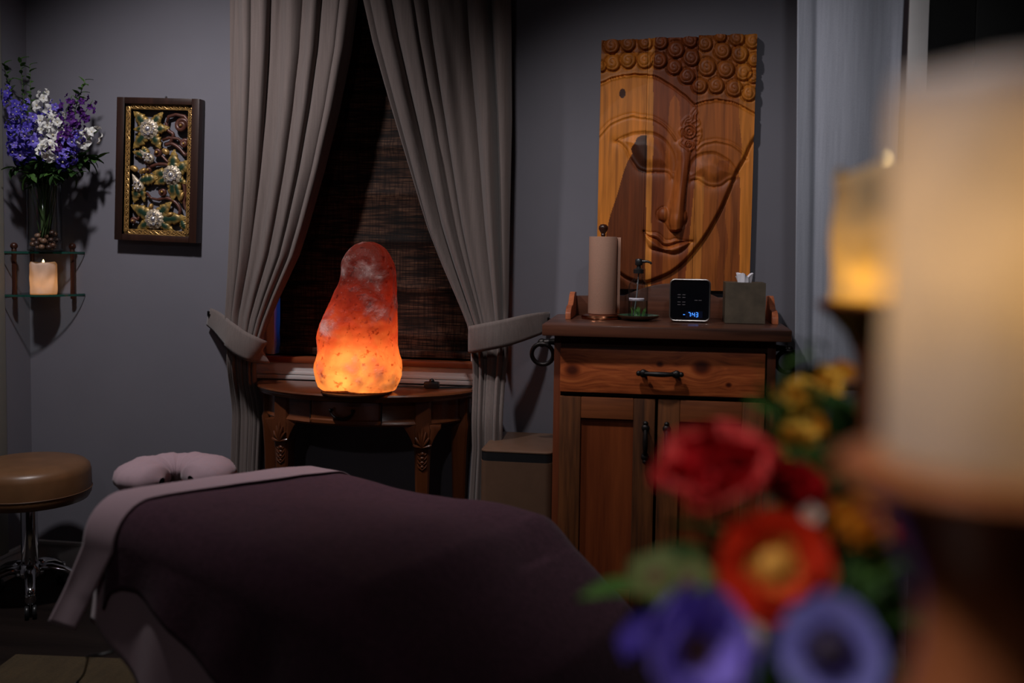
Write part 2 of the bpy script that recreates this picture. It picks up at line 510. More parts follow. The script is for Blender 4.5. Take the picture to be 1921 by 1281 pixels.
def blind_mat():
    m, nt, bs = nodes_of('woven_blind_reeds')
    v = coords(nt, (.05, 1, 1))
    n1 = N(nt, 'ShaderNodeTexNoise'); n1.inputs['Scale'].default_value = 260; n1.inputs['Detail'].default_value = 3
    nt.links.new(v, n1.inputs['Vector'])
    v3 = coords(nt, (.12, 1, 1))
    n3 = N(nt, 'ShaderNodeTexNoise'); n3.inputs['Scale'].default_value = 34; n3.inputs['Detail'].default_value = 2
    nt.links.new(v3, n3.inputs['Vector'])
    v2 = coords(nt, (1, 1, .02))
    n2 = N(nt, 'ShaderNodeTexNoise'); n2.inputs['Scale'].default_value = 190; n2.inputs['Detail'].default_value = 2
    nt.links.new(v2, n2.inputs['Vector'])
    c1 = ramp(nt, n1.outputs['Fac'], [(.38, (.012, .005, .003)), (.55, (.062, .027, .015)), (.72, (.13, .066, .036))])
    c2 = ramp(nt, n2.outputs['Fac'], [(.4, (.45, .4, .38)), (.55, (1, 1, 1))])
    c3 = ramp(nt, n3.outputs['Fac'], [(.4, (.25, .22, .2)), (.5, (1, 1, 1))])
    a = N(nt, 'ShaderNodeMix', data_type='RGBA', blend_type='MULTIPLY'); a.inputs[0].default_value = 1
    nt.links.new(c1, a.inputs[6]); nt.links.new(c2, a.inputs[7])
    a2 = N(nt, 'ShaderNodeMix', data_type='RGBA', blend_type='MULTIPLY'); a2.inputs[0].default_value = 1
    nt.links.new(a.outputs[2], a2.inputs[6]); nt.links.new(c3, a2.inputs[7])
    nt.links.new(a2.outputs[2], bs.inputs['Base Color']); bs.inputs['Roughness'].default_value = .7
    bs.inputs['Specular IOR Level'].default_value = .2
    bump(nt, bs, n1.outputs['Fac'], .6, .0015)
    return m


M_BLIND = blind_mat()
bl = thing('woven_blind', 'dark brown woven reed roman blind hanging in the window between the curtains', 'blind', ((WX0 + WX1) / 2, YW + .022, WZ0))
bw0, bw1 = aty(526, 600, YW + .022).x - bl.location.x, WX1 - .004 - bl.location.x
m = MB()


def blind_pt(u, v):
    z = .015 + v * 1.13
    k = (z % .16) / .16
    return (lerp(bw0, bw1, u), -.006 * (1 - abs(k - .5) * 2) ** 3 * 1.0, z)


m.grid(4, 180, blind_pt)
m.build('blind_panel', M_BLIND, bl, thick=.004, off=0)
MB().span((bw0, -.03, 1.13), (bw1, -.012, 1.385), .003).build('blind_valance', M_BLIND, bl)
MB().span((bw0, -.012, .004), (bw1, .012, .03), .004).build('bottom_bar', M_BLIND, bl)


# ------------------------------------------------------------------ curtains
def curtain(name, label, outer, inner, y0, nf, phase, side, tie, seed, low_y=0):
    """outer / inner: photo points of the two edges from top to hem"""
    po = [aty(px, py, y0) for px, py in outer]; pi_ = [aty(px, py, y0) for px, py in inner]
    eo = sorted((p.z, p.x) for p in po); ei = sorted((p.z, p.x) for p in pi_)
    root = thing(name, label, 'curtain', ((eo[0][1] + ei[0][1]) / 2, y0, 0.02))
    L = root.location
    rr = random.Random(seed)
    ph = [rr.uniform(-.5, .5) for _ in range(12)]; am = [rr.uniform(.7, 1.3) for _ in range(12)]
    ztop = 2.34

    def pt(u, v):
        z = lerp(.02, ztop, v)
        xo, xi = interp(eo, z), interp(ei, z)
        if z > eo[-1][0]:
            xo = eo[-1][1]
        if z > ei[-1][0]:
            xi = ei[-1][1] + (ei[-1][1] - ei[-2][1]) / (ei[-1][0] - ei[-2][0]) * (z - ei[-1][0])
        s = u
        lo = smooth(tie - .02, tie - .25, z)
        up = smooth(tie + .1, tie + .9, z)
        uw = u + .055 * sin(2 * pi * u * 1.5 + ph[0] * 5) + .03 * sin(2 * pi * u * 3.1 + ph[1] * 6 + .5 * z)
        k = max(0, uw * nf)
        a = 2 * pi * (k + phase) + .5 * sin(z * 2.2 + ph[2] + u * 4) * up
        i0 = int(k) % 12
        amp = lerp(am[i0], am[(i0 + 1) % 12], smooth(0, 1, k - int(k)))
        wd = abs(xi - xo)
        A = (.020 + .085 * min(wd, .42)) * amp * .85
        pin = smooth(.16, 0, abs(z - tie))
        A *= 1 - .35 * pin
        edge = smooth(0, .06, u) * smooth(1, .94, u)
        crest = sin(a); crest = (abs(crest) ** .8) * (1 if crest > 0 else -1)
        yy = A * (crest + .22 * sin(2 * a + ph[2] * 4) * up + .16 * sin(5.3 * a * .5 + ph[3] * 5 + 1.4 * z)) * (.25 + .75 * edge)
        yy += .010 * sin(2 * pi * u * 11 + ph[4] * 6) * smooth(1.7, 2.25, z)
        hh = .26 * wd / nf * cos(a) * edge * amp
        x = lerp(xo, xi, s) + hh * (1 if xi > xo else -1)
        yy += -.02 * pin
        yy = max(-.06, min(.075, yy))
        yy = yy * (1 - .35 * lo) + low_y * lo
        return Vector((x, y0 + yy, z)) - L

    m = MB(); m.grid(190, 110, pt)
    m.build('curtain_cloth', M_CURTAIN, root, thick=.003, off=0, smooth_deg=180)
    return root, eo, ei


CY0 = 3.158
lc, leo, lei = curtain('curtain', 'taupe linen curtain on the left of the window', 
                       [(430, 0), (432, 350), (428, 500), (424, 590), (432, 650), (424, 740), (420, 880), (420, 1000)],
                       [(668, 0), (657, 95), (635, 206), (608, 318), (578, 424), (560, 480), (523, 559), (506, 601), (492, 645), (484, 673), (476, 715), (478, 800), (474, 880), (474, 1000)],
                       CY0, 5.6, .1, 1, .84, 3, .058)
lc['label'] = 'taupe linen curtain on the left of the window, tied back to the left wall'
rc, reo, rei = curtain('curtain', 'taupe linen curtain on the right of the window, tied back towards the wooden cabinet',
                       [(958, 0), (960, 225), (957, 375), (955, 480), (953, 600), (955, 656), (949, 715), (949, 790), (945, 930), (945, 1000)],
                       [(681, 0), (698, 75), (728, 180), (758, 281), (788, 382), (801, 425), (827, 492), (856, 559), (880, 614), (886, 660), (889, 690), (892, 757), (894, 830), (888, 930), (888, 1000)],
                       CY0, 5.8, .4, 1, .86, 11, -.075)


def strap(name, label, path, widths, root_loc):
    """path: points of the strap's centre line; width is vertical-ish"""
    root = thing(name, label, 'curtain tieback', root_loc)
    n = len(path); L = Vector(root_loc)
    m = MB()

    def pt(u, v):
        k = u * (n - 1); i = min(int(k), n - 2); tt = k - i
        def cr(a, b_, c, d_): return .5 * ((2 * b_) + (c - a) * tt + (2 * a - 5 * b_ + 4 * c - d_) * tt * tt + (3 * b_ - a - 3 * c + d_) * tt ** 3)
        P = [Vector(path[max(0, min(n - 1, j))]) for j in (i - 1, i, i + 1, i + 2)]
        p = cr(*P)
        W = lerp(widths[i], widths[i + 1], tt)
        tg = (P[2] - P[1]).normalized()
        nrm = tg.cross(Vector((0, 1, 0)))
        if nrm.length < .3: nrm = Vector((0, 0, 1))
        nrm.normalize()
        if nrm.z < 0: nrm = -nrm
        p = p + nrm * (W * (v - .5)) + Vector((0, -.004 * sin(pi * v), 0))
        return p - L

    m.grid(40, 8, pt)
    m.build('strap', M_CURTAIN, root, thick=.005, off=0, smooth_deg=180)
    return root, L


pth = [aty(392, 594, 3.262), aty(408, 605, 3.20), aty(428, 625, 3.09), aty(450, 643, 3.062), aty(474, 655, 3.06), aty(492, 661, 3.085), aty(494, 662, 3.12), aty(470, 655, 3.215)]
tb, L = strap('curtain_tieback', 'taupe cloth tieback strap around the left curtain, hooked on the wall left of it', pth, [.062, .072, .08, .085, .086, .08, .07, .06], aty(440, 640, 3.2))
MB().tube([Vector((aty(390, 590, 3.28).x, 3.282, aty(390, 590, 3.28).z)) - L, aty(391, 590, 3.24) - L, aty(391, 584, 3.235) - L], .004).build('hook', M_IRON, tb)
pth = [aty(905, 632, 3.2), aty(882, 636, 3.13), aty(884, 637, 3.075), aty(910, 632, 3.055), aty(945, 625, 3.062), aty(985, 614, 3.12), aty(1015, 606, 3.20), aty(1030, 602, 3.262)]
tb, L = strap('curtain_tieback', 'taupe cloth tieback strap around the right curtain, reaching the wall beside the cabinet', pth, [.06, .075, .086, .086, .085, .08, .07, .06], aty(950, 630, 3.2))
MB().tube([Vector((aty(1030, 602, 3.28).x, 3.282, aty(1030, 602, 3.28).z)) - L, aty(1029, 602, 3.24) - L, aty(1029, 596, 3.235) - L], .004).build('hook', M_IRON, tb)

# grey drape at the right, hanging free from the ceiling beside the cabinet
dr = thing('drape', 'pale grey woven cloth drape hanging in front of the wall right of the cabinet', 'drape', (.5, 2.88, .86))
ztopd = ZC
def drape_pt(u, v):
    z = lerp(.80, ztopd, v)
    xa, xb = lerp(.380, .345, (z - .86) / 1.6), lerp(.630, .643, (z - .86) / 1.6)
    x = lerp(xa, xb, u)
    y = 2.885 + .008 * sin(2 * pi * (u * 1.3 + .1)) + .011 * exp(-((u - .20) / .05) ** 2) - .012 * smooth(.90, 1, u) + .003 * sin(9 * u + 3 * z)
    return (x - .5, y - 2.88, z - .86)
MB().grid(90, 40, drape_pt).build('drape_cloth', M_DRAPE, dr, thick=.004, off=0, smooth_deg=180)
MB().tube([(.345 - .5, .012, 2.485 - .86), (.65 - .5, .012, 2.485 - .86)], .009).build('curtain_rail', M_IRON, dr)

# recessed downlights in the ceiling, the last an added fill light
for i, (l, a, wv, c, bl_) in enumerate(DOWNLIGHTS_AND_FILL):
    lab = ['recessed ceiling downlight over the framed carving by the left wall', 'recessed ceiling downlight in front of the wooden cabinet', 'recessed ceiling downlight over the grey drape', 'recessed ceiling downlight aimed at the flowers and candles', 'added ceiling fill light behind the camera'][i]
    r = thing('downlight_or_fill', lab, 'ceiling light', (l[0], l[1], ZC), group='recessed downlights')
    MB().lathe([(.045, 0), (.062, 0), (.064, -.006), (.06, -.01), (.05, -.006), (.045, 0)], 32, caps=False).build('trim_ring', M_TRIM, r)
    MB().lathe([(.0001, -.001), (.044, -.001), (.044, -.003), (.0001, -.003)], 32).build('lamp_lens', emit('downlight_lens', (1, .93, .86), 2.0), r)

# ------------------------------------------------------------------ demilune side table
ZT = .722
tx, ty = -.966, YW - .062
TA, TB = .378, .262
st = thing('side_table', 'half-round polished mahogany console table under the window', 'table', (tx, ty, 0))


def demi(a, b_, n=40):
    return [(a * cos(pi + pi * i / n), b_ * sin(pi + pi * i / n)) for i in range(n + 1)]


def demi_solid(prof, n=48, a=TA, b_=TB):
    """prof: list of (offset, z): stacked half-ellipse outlines"""
    vs, fs = [], []
    for off, z in prof:
        for x, y in demi(a + off, b_ + off, n): vs.append((x, y, z))
    k = n + 1
    for j in range(len(prof) - 1):
        for i in range(k):
            i2 = (i + 1) % k
            fs.append((j * k + i, j * k + i2, (j + 1) * k + i2, (j + 1) * k + i))
    fs.append(tuple(reversed(range(k)))); fs.append(tuple(range((len(prof) - 1) * k, len(prof) * k)))
    return vs, fs


m = MB(); m.add(*demi_solid([(-.02, ZT - .026), (-.008, ZT - .024), (-.006, ZT - .016), (0, ZT - .012), (.002, ZT - .006), (-.001, ZT - .001), (-.006, ZT)]))
m.build('table_top', M_TABLEWOOD, st)
m = MB(); m.add(*demi_solid([(-.05, ZT - .105), (-.036, ZT - .105), (-.033, ZT - .099), (-.036, ZT - .093), (-.04, ZT - .088), (-.04, ZT - .026)]))
m.build('apron', M_TABLEWOOD, st)
# drawer front follows the curve of the apron
x0d, x1d = aty(576, 780, ty - TB + .02).x - tx, aty(711, 780, ty - TB + .02).x - tx


def apron_y(x, off): return -(TB + off) * sqrt(max(0, 1 - (x / (TA + off)) ** 2))


m = MB()
zs = [ZT - .0995, ZT - .098, ZT - .088, ZT - .084, ZT - .030, ZT - .028]; of = [-.034, -.029, -.029, -.034, -.034, -.038]
m.grid(24, len(zs), lambda u, v: (lerp(x0d, x1d, u), apron_y(lerp(x0d, x1d, u), of[round(v * (len(zs) - 1))]), zs[round(v * (len(zs) - 1))]))
dw = m.build('drawer', M_TABLEWOOD, st, thick=.004, off=-1)
hx, hy = (x0d + x1d) / 2 - .005, apron_y((x0d + x1d) / 2, -.034)
m = MB()
pts = [(hx + .036 * cos(pi + pi * i / 14), hy - .012 - .004 * sin(pi * i / 14), ZT - .055 + .024 * sin(pi + pi * i / 14)) for i in range(15)]
m.tube(pts, [.0022 + .0022 * sin(pi * i / 14) for i in range(15)], 8)
for s in (-1, 1): m.tube([(hx + s * .036, hy + .003, ZT - .055), (hx + s * .036, hy - .014, ZT - .055)], .0045, 10); m.ball((hx + s * .036, hy - .013, ZT - .054), .006, 10)
m.build('drawer_pull', M_IRON, dw)
# divisions of the apron beside the drawer
for px in (576, 711):
    xx = aty(px, 780, ty - TB + .02).x - tx; yy = apron_y(xx, -.033)
    MB().span((xx - .0015, yy - .001, ZT - .1), (xx + .0015, yy + .004, ZT - .028)).build('apron_joint', M_BLACK, st)


def table_leg(x, y, carved, ang):
    m = MB()
    secs = [(ZT - .027, .027), (ZT - .10, .027), (ZT - .115, .031), (ZT - .15, .028), (ZT - .22, .024), (ZT - .35, .021), (.25, .018), (.09, .015), (.05, .018), (.03, .022), (0, .016)]
    vs, fs = [], []
    for z, h in secs:
        k = h * .25
        for dx, dy in ((-h, -h + k), (-h + k, -h), (h - k, -h), (h, -h + k), (h, h - k), (h - k, h), (-h + k, h), (-h, h - k)): vs.append((dx, dy, z))
    for j in range(len(secs) - 1):
        for i in range(8):
            k = (i + 1) % 8
            fs.append((j * 8 + i, (j + 1) * 8 + i, (j + 1) * 8 + k, j * 8 + k))
    fs.append(tuple(range(8))); fs.append(tuple(reversed(range((len(secs) - 1) * 8, len(secs) * 8))))
    M = Matrix.Translation((x, y, 0)) @ Matrix.Rotation(ang, 4, 'Z')
    m.add(vs, fs, M)
    lg = m.build('leg', M_TABLELEG, st, smooth_deg=35)
    if carved:
        c = MB(); zc = ZT - .118
        # scrolled ears at both sides of the knee and a carved fan of ribs below
        for s in (-1, 1):
            c.prism([(s * .022, zc + .018), (s * .058, zc + .016), (s * .06, zc + .008), (s * .05, zc - .004), (s * .036, zc - .03), (s * .024, zc - .06)], -.028, .012, M, .003)
        for k in range(-3, 4):
            a = k * .34
            p = [(sin(a) * r * .034, -.03 - .004 * sin(pi * r), zc - .055 + cos(a) * r * .062 - .008 * r * abs(k)) for r in (0, .25, .5, .75, 1)]
            c.tube(p, [.0018, .003, .0042, .005, .003], 7, M=M)
        for k in range(4):
            c.ball((0, -.026, zc - .075 - k * .014), .006 - k * .0007, 8, M=M, sc=(1.5, .7, 1))
            for s in (-1, 1): c.tube([(0, -.025, zc - .085 - k * .014), (s * .012, -.026, zc - .075 - k * .014), (s * .015, -.023, zc - .067 - k * .014)], .0022, 6, M=M)
        c.build('carved_knee', M_TABLELEG, lg)


for px, ang in ((520, -.35), (785, .28)):
    xx = aty(px, 790, ty - TB + .05).x - tx
    yy = apron_y(xx, -.034) + .02
    table_leg(xx, yy, True, -atan2(xx * TB * TB, -yy * TA * TA) * .0 + ang * .6)
for s in (-1, 1): table_leg(s * (TA - .055), -.03, False, 0)

# ------------------------------------------------------------------ salt lamp
zl0 = ZT
ly = atz(669, 734, ZT + .004).y; lx = aty(669, 728, ly).x
lamp = thing('salt_lamp', 'tall lit pink salt rock lamp glowing orange at its foot on the half-round table', 'lamp', (lx, ly, ZT))
m = MB(); rb = aty(733, 735, ly).x - lx
m.lathe([(.0001, 0), (rb - .003, 0), (rb, .003), (rb, .007), (rb - .004, .01), (rb * .76, .011), (rb * .76, .016), (rb * .82, .018), (rb * .82, .026), (.0001, .026)], 48)
m.build('lamp_base', wood('black_brown_lamp_base', (.012, .007, .005), (.045, .02, .012), 'X', 8, .3), lamp)
sil = [(727, 608, 739), (722, 603, 742), (712, 600, 747), (700, 597, 750), (685, 596, 750), (672, 597.5, 748), (660, 599.5, 744), (645, 598, 740.5), (632, 597.5, 741), (620, 600, 742), (605, 605, 742), (592, 611, 741.5), (575, 619, 741), (560, 625, 741), (545, 631, 741), (530, 638, 741), (515, 641, 741), (500, 641, 739), (488, 643, 735), (475, 650, 729), (465, 659, 722), (458, 668, 712), (453.5, 680, 700)]
rings = []
for py, pl, pr in sil:
    a, c = aty(pl, py, ly), aty(pr, py, ly)
    rings.append((a.z - ZT, (a.x + c.x) / 2 - lx, (c.x - a.x) / 2))
z0r = rings[0][0]


def lamp_pt(u, v):
    zt_ = lerp(z0r, rings[-1][0], v)
    cx_ = interp([(r[0], r[1]) for r in rings], zt_); hw = interp([(r[0], r[2]) for r in rings], zt_)
    a = 2 * pi * u
    # flattened facets give the hewn rock look
    sq = (abs(cos(a)) ** 2.6 + abs(sin(a)) ** 2.6) ** (-1 / 2.6)
    p = Vector((cos(a), sin(a), zt_ * 6))
    cell = noise.voronoi(p * 1.5)[0]; f = 1 + (.06 * noise.noise(p * 1.6 + Vector((3, 1, 2))) + .10 * (cell[0] - .35) + .03 * noise.noise(p * 5) + .018 * noise.noise(p * 11)) * (1 - abs(cos(a)) ** 8 * .6)
    return (cx_ + hw * cos(a) * min(1.04, lerp(1, sq, .5)) * lerp(1, f, .9), .82 * hw * sin(a) * sq * f, zt_)


m = MB(); m.grid(96, 110, lamp_pt, cu=True)
nb = 96
m.f.append(tuple(reversed(range(nb)))); m.f.append(tuple(range(109 * nb, 110 * nb)))


def salt_mat():
    m, nt, bs = nodes_of('pink_salt_rock')
    out = nt.nodes['Material Output']
    v = coords(nt)
    sep = N(nt, 'ShaderNodeSeparateXYZ'); nt.links.new(v, sep.inputs[0])
    n1 = N(nt, 'ShaderNodeTexNoise'); n1.inputs['Scale'].default_value = 16; n1.inputs['Detail'].default_value = 8; n1.inputs['Distortion'].default_value = .8
    nt.links.new(v, n1.inputs['Vector'])
    n2 = N(nt, 'ShaderNodeTexNoise'); n2.inputs['Scale'].default_value = 55; n2.inputs['Detail'].default_value = 4
    nt.links.new(v, n2.inputs['Vector'])
    n3 = N(nt, 'ShaderNodeTexNoise'); n3.inputs['Scale'].default_value = 9; n3.inputs['Detail'].default_value = 5
    nt.links.new(v, n3.inputs['Vector'])
    # the rock is hollow only at its foot: the glow's fading to red with height is painted into the colour
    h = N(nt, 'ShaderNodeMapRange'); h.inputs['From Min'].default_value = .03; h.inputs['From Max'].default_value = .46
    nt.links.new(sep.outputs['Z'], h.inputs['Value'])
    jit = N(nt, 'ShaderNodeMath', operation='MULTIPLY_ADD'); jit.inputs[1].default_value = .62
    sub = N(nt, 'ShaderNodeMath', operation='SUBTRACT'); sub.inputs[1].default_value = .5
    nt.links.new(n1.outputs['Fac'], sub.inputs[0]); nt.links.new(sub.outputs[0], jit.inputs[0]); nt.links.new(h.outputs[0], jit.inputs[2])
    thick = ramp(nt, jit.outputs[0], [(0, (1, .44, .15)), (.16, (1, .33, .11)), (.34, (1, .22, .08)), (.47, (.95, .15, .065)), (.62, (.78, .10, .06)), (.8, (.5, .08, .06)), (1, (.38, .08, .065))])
    specks = ramp(nt, n2.outputs['Fac'], [(.30, (.45, .18, .09)), (.42, (1, 1, 1))])
    mul = N(nt, 'ShaderNodeMix', data_type='RGBA', blend_type='MULTIPLY'); mul.inputs[0].default_value = 1
    nt.links.new(thick, mul.inputs[6]); nt.links.new(specks, mul.inputs[7])
    skin = ramp(nt, n3.outputs['Fac'], [(.32, (.17, .06, .05)), (.46, (.27, .115, .09)), (.56, (.42, .24, .21)), (.64, (.70, .55, .52))])
    vo = N(nt, 'ShaderNodeTexNoise'); vo.inputs['Scale'].default_value = 95; vo.inputs['Detail'].default_value = 2
    nt.links.new(v, vo.inputs['Vector'])
    gr = N(nt, 'ShaderNodeMapRange'); gr.inputs['From Min'].default_value = .66; gr.inputs['From Max'].default_value = .72
    nt.links.new(vo.outputs['Fac'], gr.inputs['Value'])
    sk = N(nt, 'ShaderNodeMix', data_type='RGBA'); nt.links.new(gr.outputs[0], sk.inputs[0]); nt.links.new(skin, sk.inputs[6]); sk.inputs[7].default_value = (.75, .62, .58, 1)
    nt.links.new(sk.outputs[2], bs.inputs['Base Color']); bs.inputs['Roughness'].default_value = .4
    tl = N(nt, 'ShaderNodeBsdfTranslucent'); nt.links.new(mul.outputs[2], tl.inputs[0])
    op = N(nt, 'ShaderNodeMath', operation='MULTIPLY_ADD'); op.inputs[1].default_value = -.55; op.inputs[2].default_value = .9
    veins = N(nt, 'ShaderNodeMapRange'); veins.inputs['From Min'].default_value = .50; veins.inputs['From Max'].default_value = .64
    nt.links.new(n3.outputs['Fac'], veins.inputs['Value']); nt.links.new(veins.outputs[0], op.inputs[0])
    mx = N(nt, 'ShaderNodeMixShader'); nt.links.new(op.outputs[0], mx.inputs[0])
    nt.links.new(bs.outputs[0], mx.inputs[1]); nt.links.new(tl.outputs[0], mx.inputs[2])
    nt.links.new(mx.outputs[0], out.inputs['Surface'])
    bump(nt, bs, n1.outputs['Fac'], 1.0, .02)
    return m


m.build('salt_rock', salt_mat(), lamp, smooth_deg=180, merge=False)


def point(name, loc, watts, col, size=.012):
    l = bpy.data.lights.new(name, 'POINT'); l.energy = watts; l.color = col; l.shadow_soft_size = size
    o = bpy.data.objects.new(name, l); COL.objects.link(o); o.location = loc; return o


point('salt_lamp_bulb_light', (lx + .008, ly - .025, ZT + .08), .8, (1, .62, .32), .016)
m = MB()
cp = [aty(735, 715, 3.14), aty(765, 716, 3.16), aty(800, 719, 3.15)]
cp2 = [aty(822, 721, 3.15), aty(850, 724, 3.17), aty(885, 727, 3.19)]
for c in (cp, cp2):
    for p in c: p.z = ZT + .0035
    m.tube([p - lamp.location for p in c], .003, 8)
m.build('power_cord', M_BLACK, lamp)
sp = aty(810, 720, 3.15); sp.z = ZT + .012
m = MB().box((0, 0, 0), (.05, .026, .022), .006); m.ball((0, 0, .012), .009, 10)
m.build('switch', M_BLACK, lamp, loc=sp - lamp.location)

# ------------------------------------------------------------------ wooden cabinet
cbx, cby = .012, YW - .02
CF = 2.9 - cby                                # front plane in local y
cab = thing('cabinet', 'rustic reclaimed-wood cabinet with one drawer and two doors below the carved panel', 'cabinet', (cbx, cby, 0))
L = cab.location


def lc_(px, py, y=2.9):
    p = aty(px, py, y); return (p.x - cbx, p.z)


hx0, hx1 = -.318, .316
ztop = .968
b = MB()
b.span((hx0, CF + .02, .09), (hx0 + .02, -.0, ztop - .034)); b.span((hx1 - .02, CF + .02, .09), (hx1, 0, ztop - .034))
b.span((hx0 + .02, -.015, .09), (hx1 - .02, 0, ztop - .034)); b.span((hx0 + .02, CF + .02, .09), (hx1 - .02, -.015, .11))
b.span((hx0 + .02, CF + .03, .755), (hx1 - .02, -.015, .775))
b.build('carcass', M_CABSIDE, cab)
b = MB()
b.span((hx0, CF, .0), (hx0 + .021, CF + .02, ztop - .034), .001); b.build('face_frame_stile', M_CABSIDE, cab)
b = MB(); b.span((hx1 - .024, CF, 0), (hx1, CF + .02, ztop - .034), .001); b.build('face_frame_stile', M_CABSIDE, cab)
zdt, zdb = lc_(1240, 657)[1], lc_(1240, 739)[1]
for ya, za, zb_ in ((.004, zdt, ztop - .034), (.012, zdb - .012, zdb), (.002, 0, .12)):
    MB().span((hx0 + .021, CF + ya, za), (hx1 - .024, CF + .02, zb_)).build('face_frame_rail', M_CABDARK, cab)
for s in (0, 1): MB().span((hx0 + .01 if not s else hx1 - .06, -.06, 0), (hx0 + .06 if not s else hx1 - .01, -.01, .09)).build('back_foot', M_CABSIDE, cab)
b = MB(); b.span((-.348, CF - .06, ztop - .034), (.352, 0, ztop), .005)
for v in range(len(b.v)):
    x, y, z = b.v[v]; b.v[v] = (x, y + .002 * sin(x * 40) * (y < CF), z + .0015 * noise.noise(Vector((x * 14, y * 8, 1))))
b.build('cabinet_top', M_CABDARK, cab)
# gallery round the top: arched back board and two scrolled ends
gb = [(-.30, ztop), (.318, ztop), (.318, ztop + .062), (.20, ztop + .066)]
for i in range(17): a = i / 16; gb.append((lerp(.17, -.13, a), ztop + .066 + .042 * sin(pi * a)))
gb += [(-.18, ztop + .066), (-.30, ztop + .062)]
MB().prism([(x, z) for x, z in gb], -.024, -.006, None, .002).build('gallery_back', M_CABDARK, cab)


def side_scroll(x0, x1):
    prof = [(-.024, ztop), (-.024, ztop + .075), (-.075, ztop + .078), (-.10, ztop + .07), (-.125, ztop + .052), (-.15, ztop + .04), (-.18, ztop + .04), (-.205, ztop + .034), (-.222, ztop + .02), (-.225, ztop)]
    m = MB(); m.prism([(y, z) for y, z in prof], x0, x1, Matrix(((0, 1, 0, 0), (1, 0, 0, 0), (0, 0, 1, 0), (0, 0, 0, 1))), .0025)
    m.build('gallery_side', M_CUT, cab)


side_scroll(-.30, -.283); side_scroll(.318, .336)


# drawer
def drawer_mat():
    m, nt, bs = nodes_of('knotty_drawer_front')
    v = coords(nt)
    col = None
    st_ = N(nt, 'ShaderNodeMapping'); st_.inputs['Scale'].default_value = (.10, 1, 1)
    # knots bend the grain around them
    ks = [(-.262, .0, .026), (.108, .020, .030), (.185, -.028, .010), (-.01, .025, .012)]
    add = v
    dark = None
    for kx, kz, r in ks:
        sb = N(nt, 'ShaderNodeVectorMath', operation='SUBTRACT'); sb.inputs[1].default_value = (kx, CF - .02, kz + (zdt + zdb) / 2)
        nt.links.new(v, sb.inputs[0])
        sc_ = N(nt, 'ShaderNodeVectorMath', operation='MULTIPLY'); sc_.inputs[1].default_value = (.8, 0, 1); nt.links.new(sb.outputs[0], sc_.inputs[0])
        ln = N(nt, 'ShaderNodeVectorMath', operation='LENGTH'); nt.links.new(sc_.outputs[0], ln.inputs[0])
        mr = N(nt, 'ShaderNodeMapRange'); mr.inputs['From Min'].default_value = r * .25; mr.inputs['From Max'].default_value = r; mr.interpolation_type = 'SMOOTHSTEP'
        nt.links.new(ln.outputs['Value'], mr.inputs['Value'])
        mr2 = N(nt, 'ShaderNodeMapRange'); mr2.inputs['From Min'].default_value = 0; mr2.inputs['From Max'].default_value = r * 2.6; mr2.inputs['To Min'].default_value = 1; mr2.inputs['To Max'].default_value = 0; mr2.interpolation_type = 'SMOOTHSTEP'
        nt.links.new(ln.outputs['Value'], mr2.inputs['Value'])
        s2 = N(nt, 'ShaderNodeVectorMath', operation='SCALE'); nt.links.new(sc_.outputs[0], s2.inputs[0]); nt.links.new(mr2.outputs[0], s2.inputs['Scale'])
        s3 = N(nt, 'ShaderNodeVectorMath', operation='SUBTRACT'); nt.links.new(add, s3.inputs[0]); nt.links.new(s2.outputs[0], s3.inputs[1]); add = s3.outputs[0]
        if dark is None: dark = mr.outputs[0]
        else:
            mm = N(nt, 'ShaderNodeMath', operation='MULTIPLY'); nt.links.new(dark, mm.inputs[0]); nt.links.new(mr.outputs[0], mm.inputs[1]); dark = mm.outputs[0]
    nt.links.new(add, st_.inputs['Vector'])
    wv = N(nt, 'ShaderNodeTexNoise'); wv.inputs['Scale'].default_value = 120; wv.inputs['Detail'].default_value = 4; wv.inputs['Distortion'].default_value = .5
    nt.links.new(st_.outputs[0], wv.inputs['Vector'])
    c = ramp(nt, wv.outputs['Fac'], [(.32, (.24, .048, .011)), (.5, (.40, .085, .02)), (.7, (.52, .13, .032))])
    dk = ramp(nt, dark, [(0, (.16, .1, .07)), (.6, (.6, .5, .42)), (1, (1, 1, 1))])
    mx = N(nt, 'ShaderNodeMix', data_type='RGBA', blend_type='MULTIPLY'); mx.inputs[0].default_value = 1
    nt.links.new(c, mx.inputs[6]); nt.links.new(dk, mx.inputs[7])
    nt.links.new(mx.outputs[2], bs.inputs['Base Color']); bs.inputs['Roughness'].default_value = .45
    bump(nt, bs, wv.outputs['Fac'], .3, .0006)
    return m


ddx0, ddx1 = lc_(1052, 690)[0], lc_(1434, 700)[0]
dwf = MB().span((ddx0, CF - .02, zdb), (ddx1, CF + .012, zdt), .003).build('drawer', drawer_mat(), cab)


def bail(parent, cx_, cz, horiz, half, name='handle'):
    """cast iron pull: two bell-shaped ends and a waisted grip standing off the wood"""
    m = MB()
    ax = Vector((1, 0, 0)) if horiz else Vector((0, 0, 1))
    y0_ = CF - .02 if horiz else CF - .018
    for s in (-1, 1):
        p = Vector((cx_, y0_, cz)) + ax * (s * half)
        m.tube([p, p + Vector((0, -.02, 0))], [.009, .006], 10)
        m.ball(p + Vector((0, -.022, 0)), .0105, 12, sc=(1.15, .9, 1.15))
        m.ball(p + Vector((0, -.022, 0)) + ax * (s * .013), .008, 10)
        m.tube([p + Vector((0, -.022, 0)) - ax * (s * .008), p + Vector((0, -.024, 0)) - ax * (s * .016)], [.0095, .006], 10)
    n = 13
    pts = [Vector((cx_, y0_ - .024 - .008 * sin(pi * i / (n - 1)), cz)) + ax * lerp(-half, half, i / (n - 1)) for i in range(n)]
    m.tube(pts, [.005 + .003 * sin(pi * i / (n - 1)) for i in range(n)], 10)
    return m.build(name, M_IRON, parent)


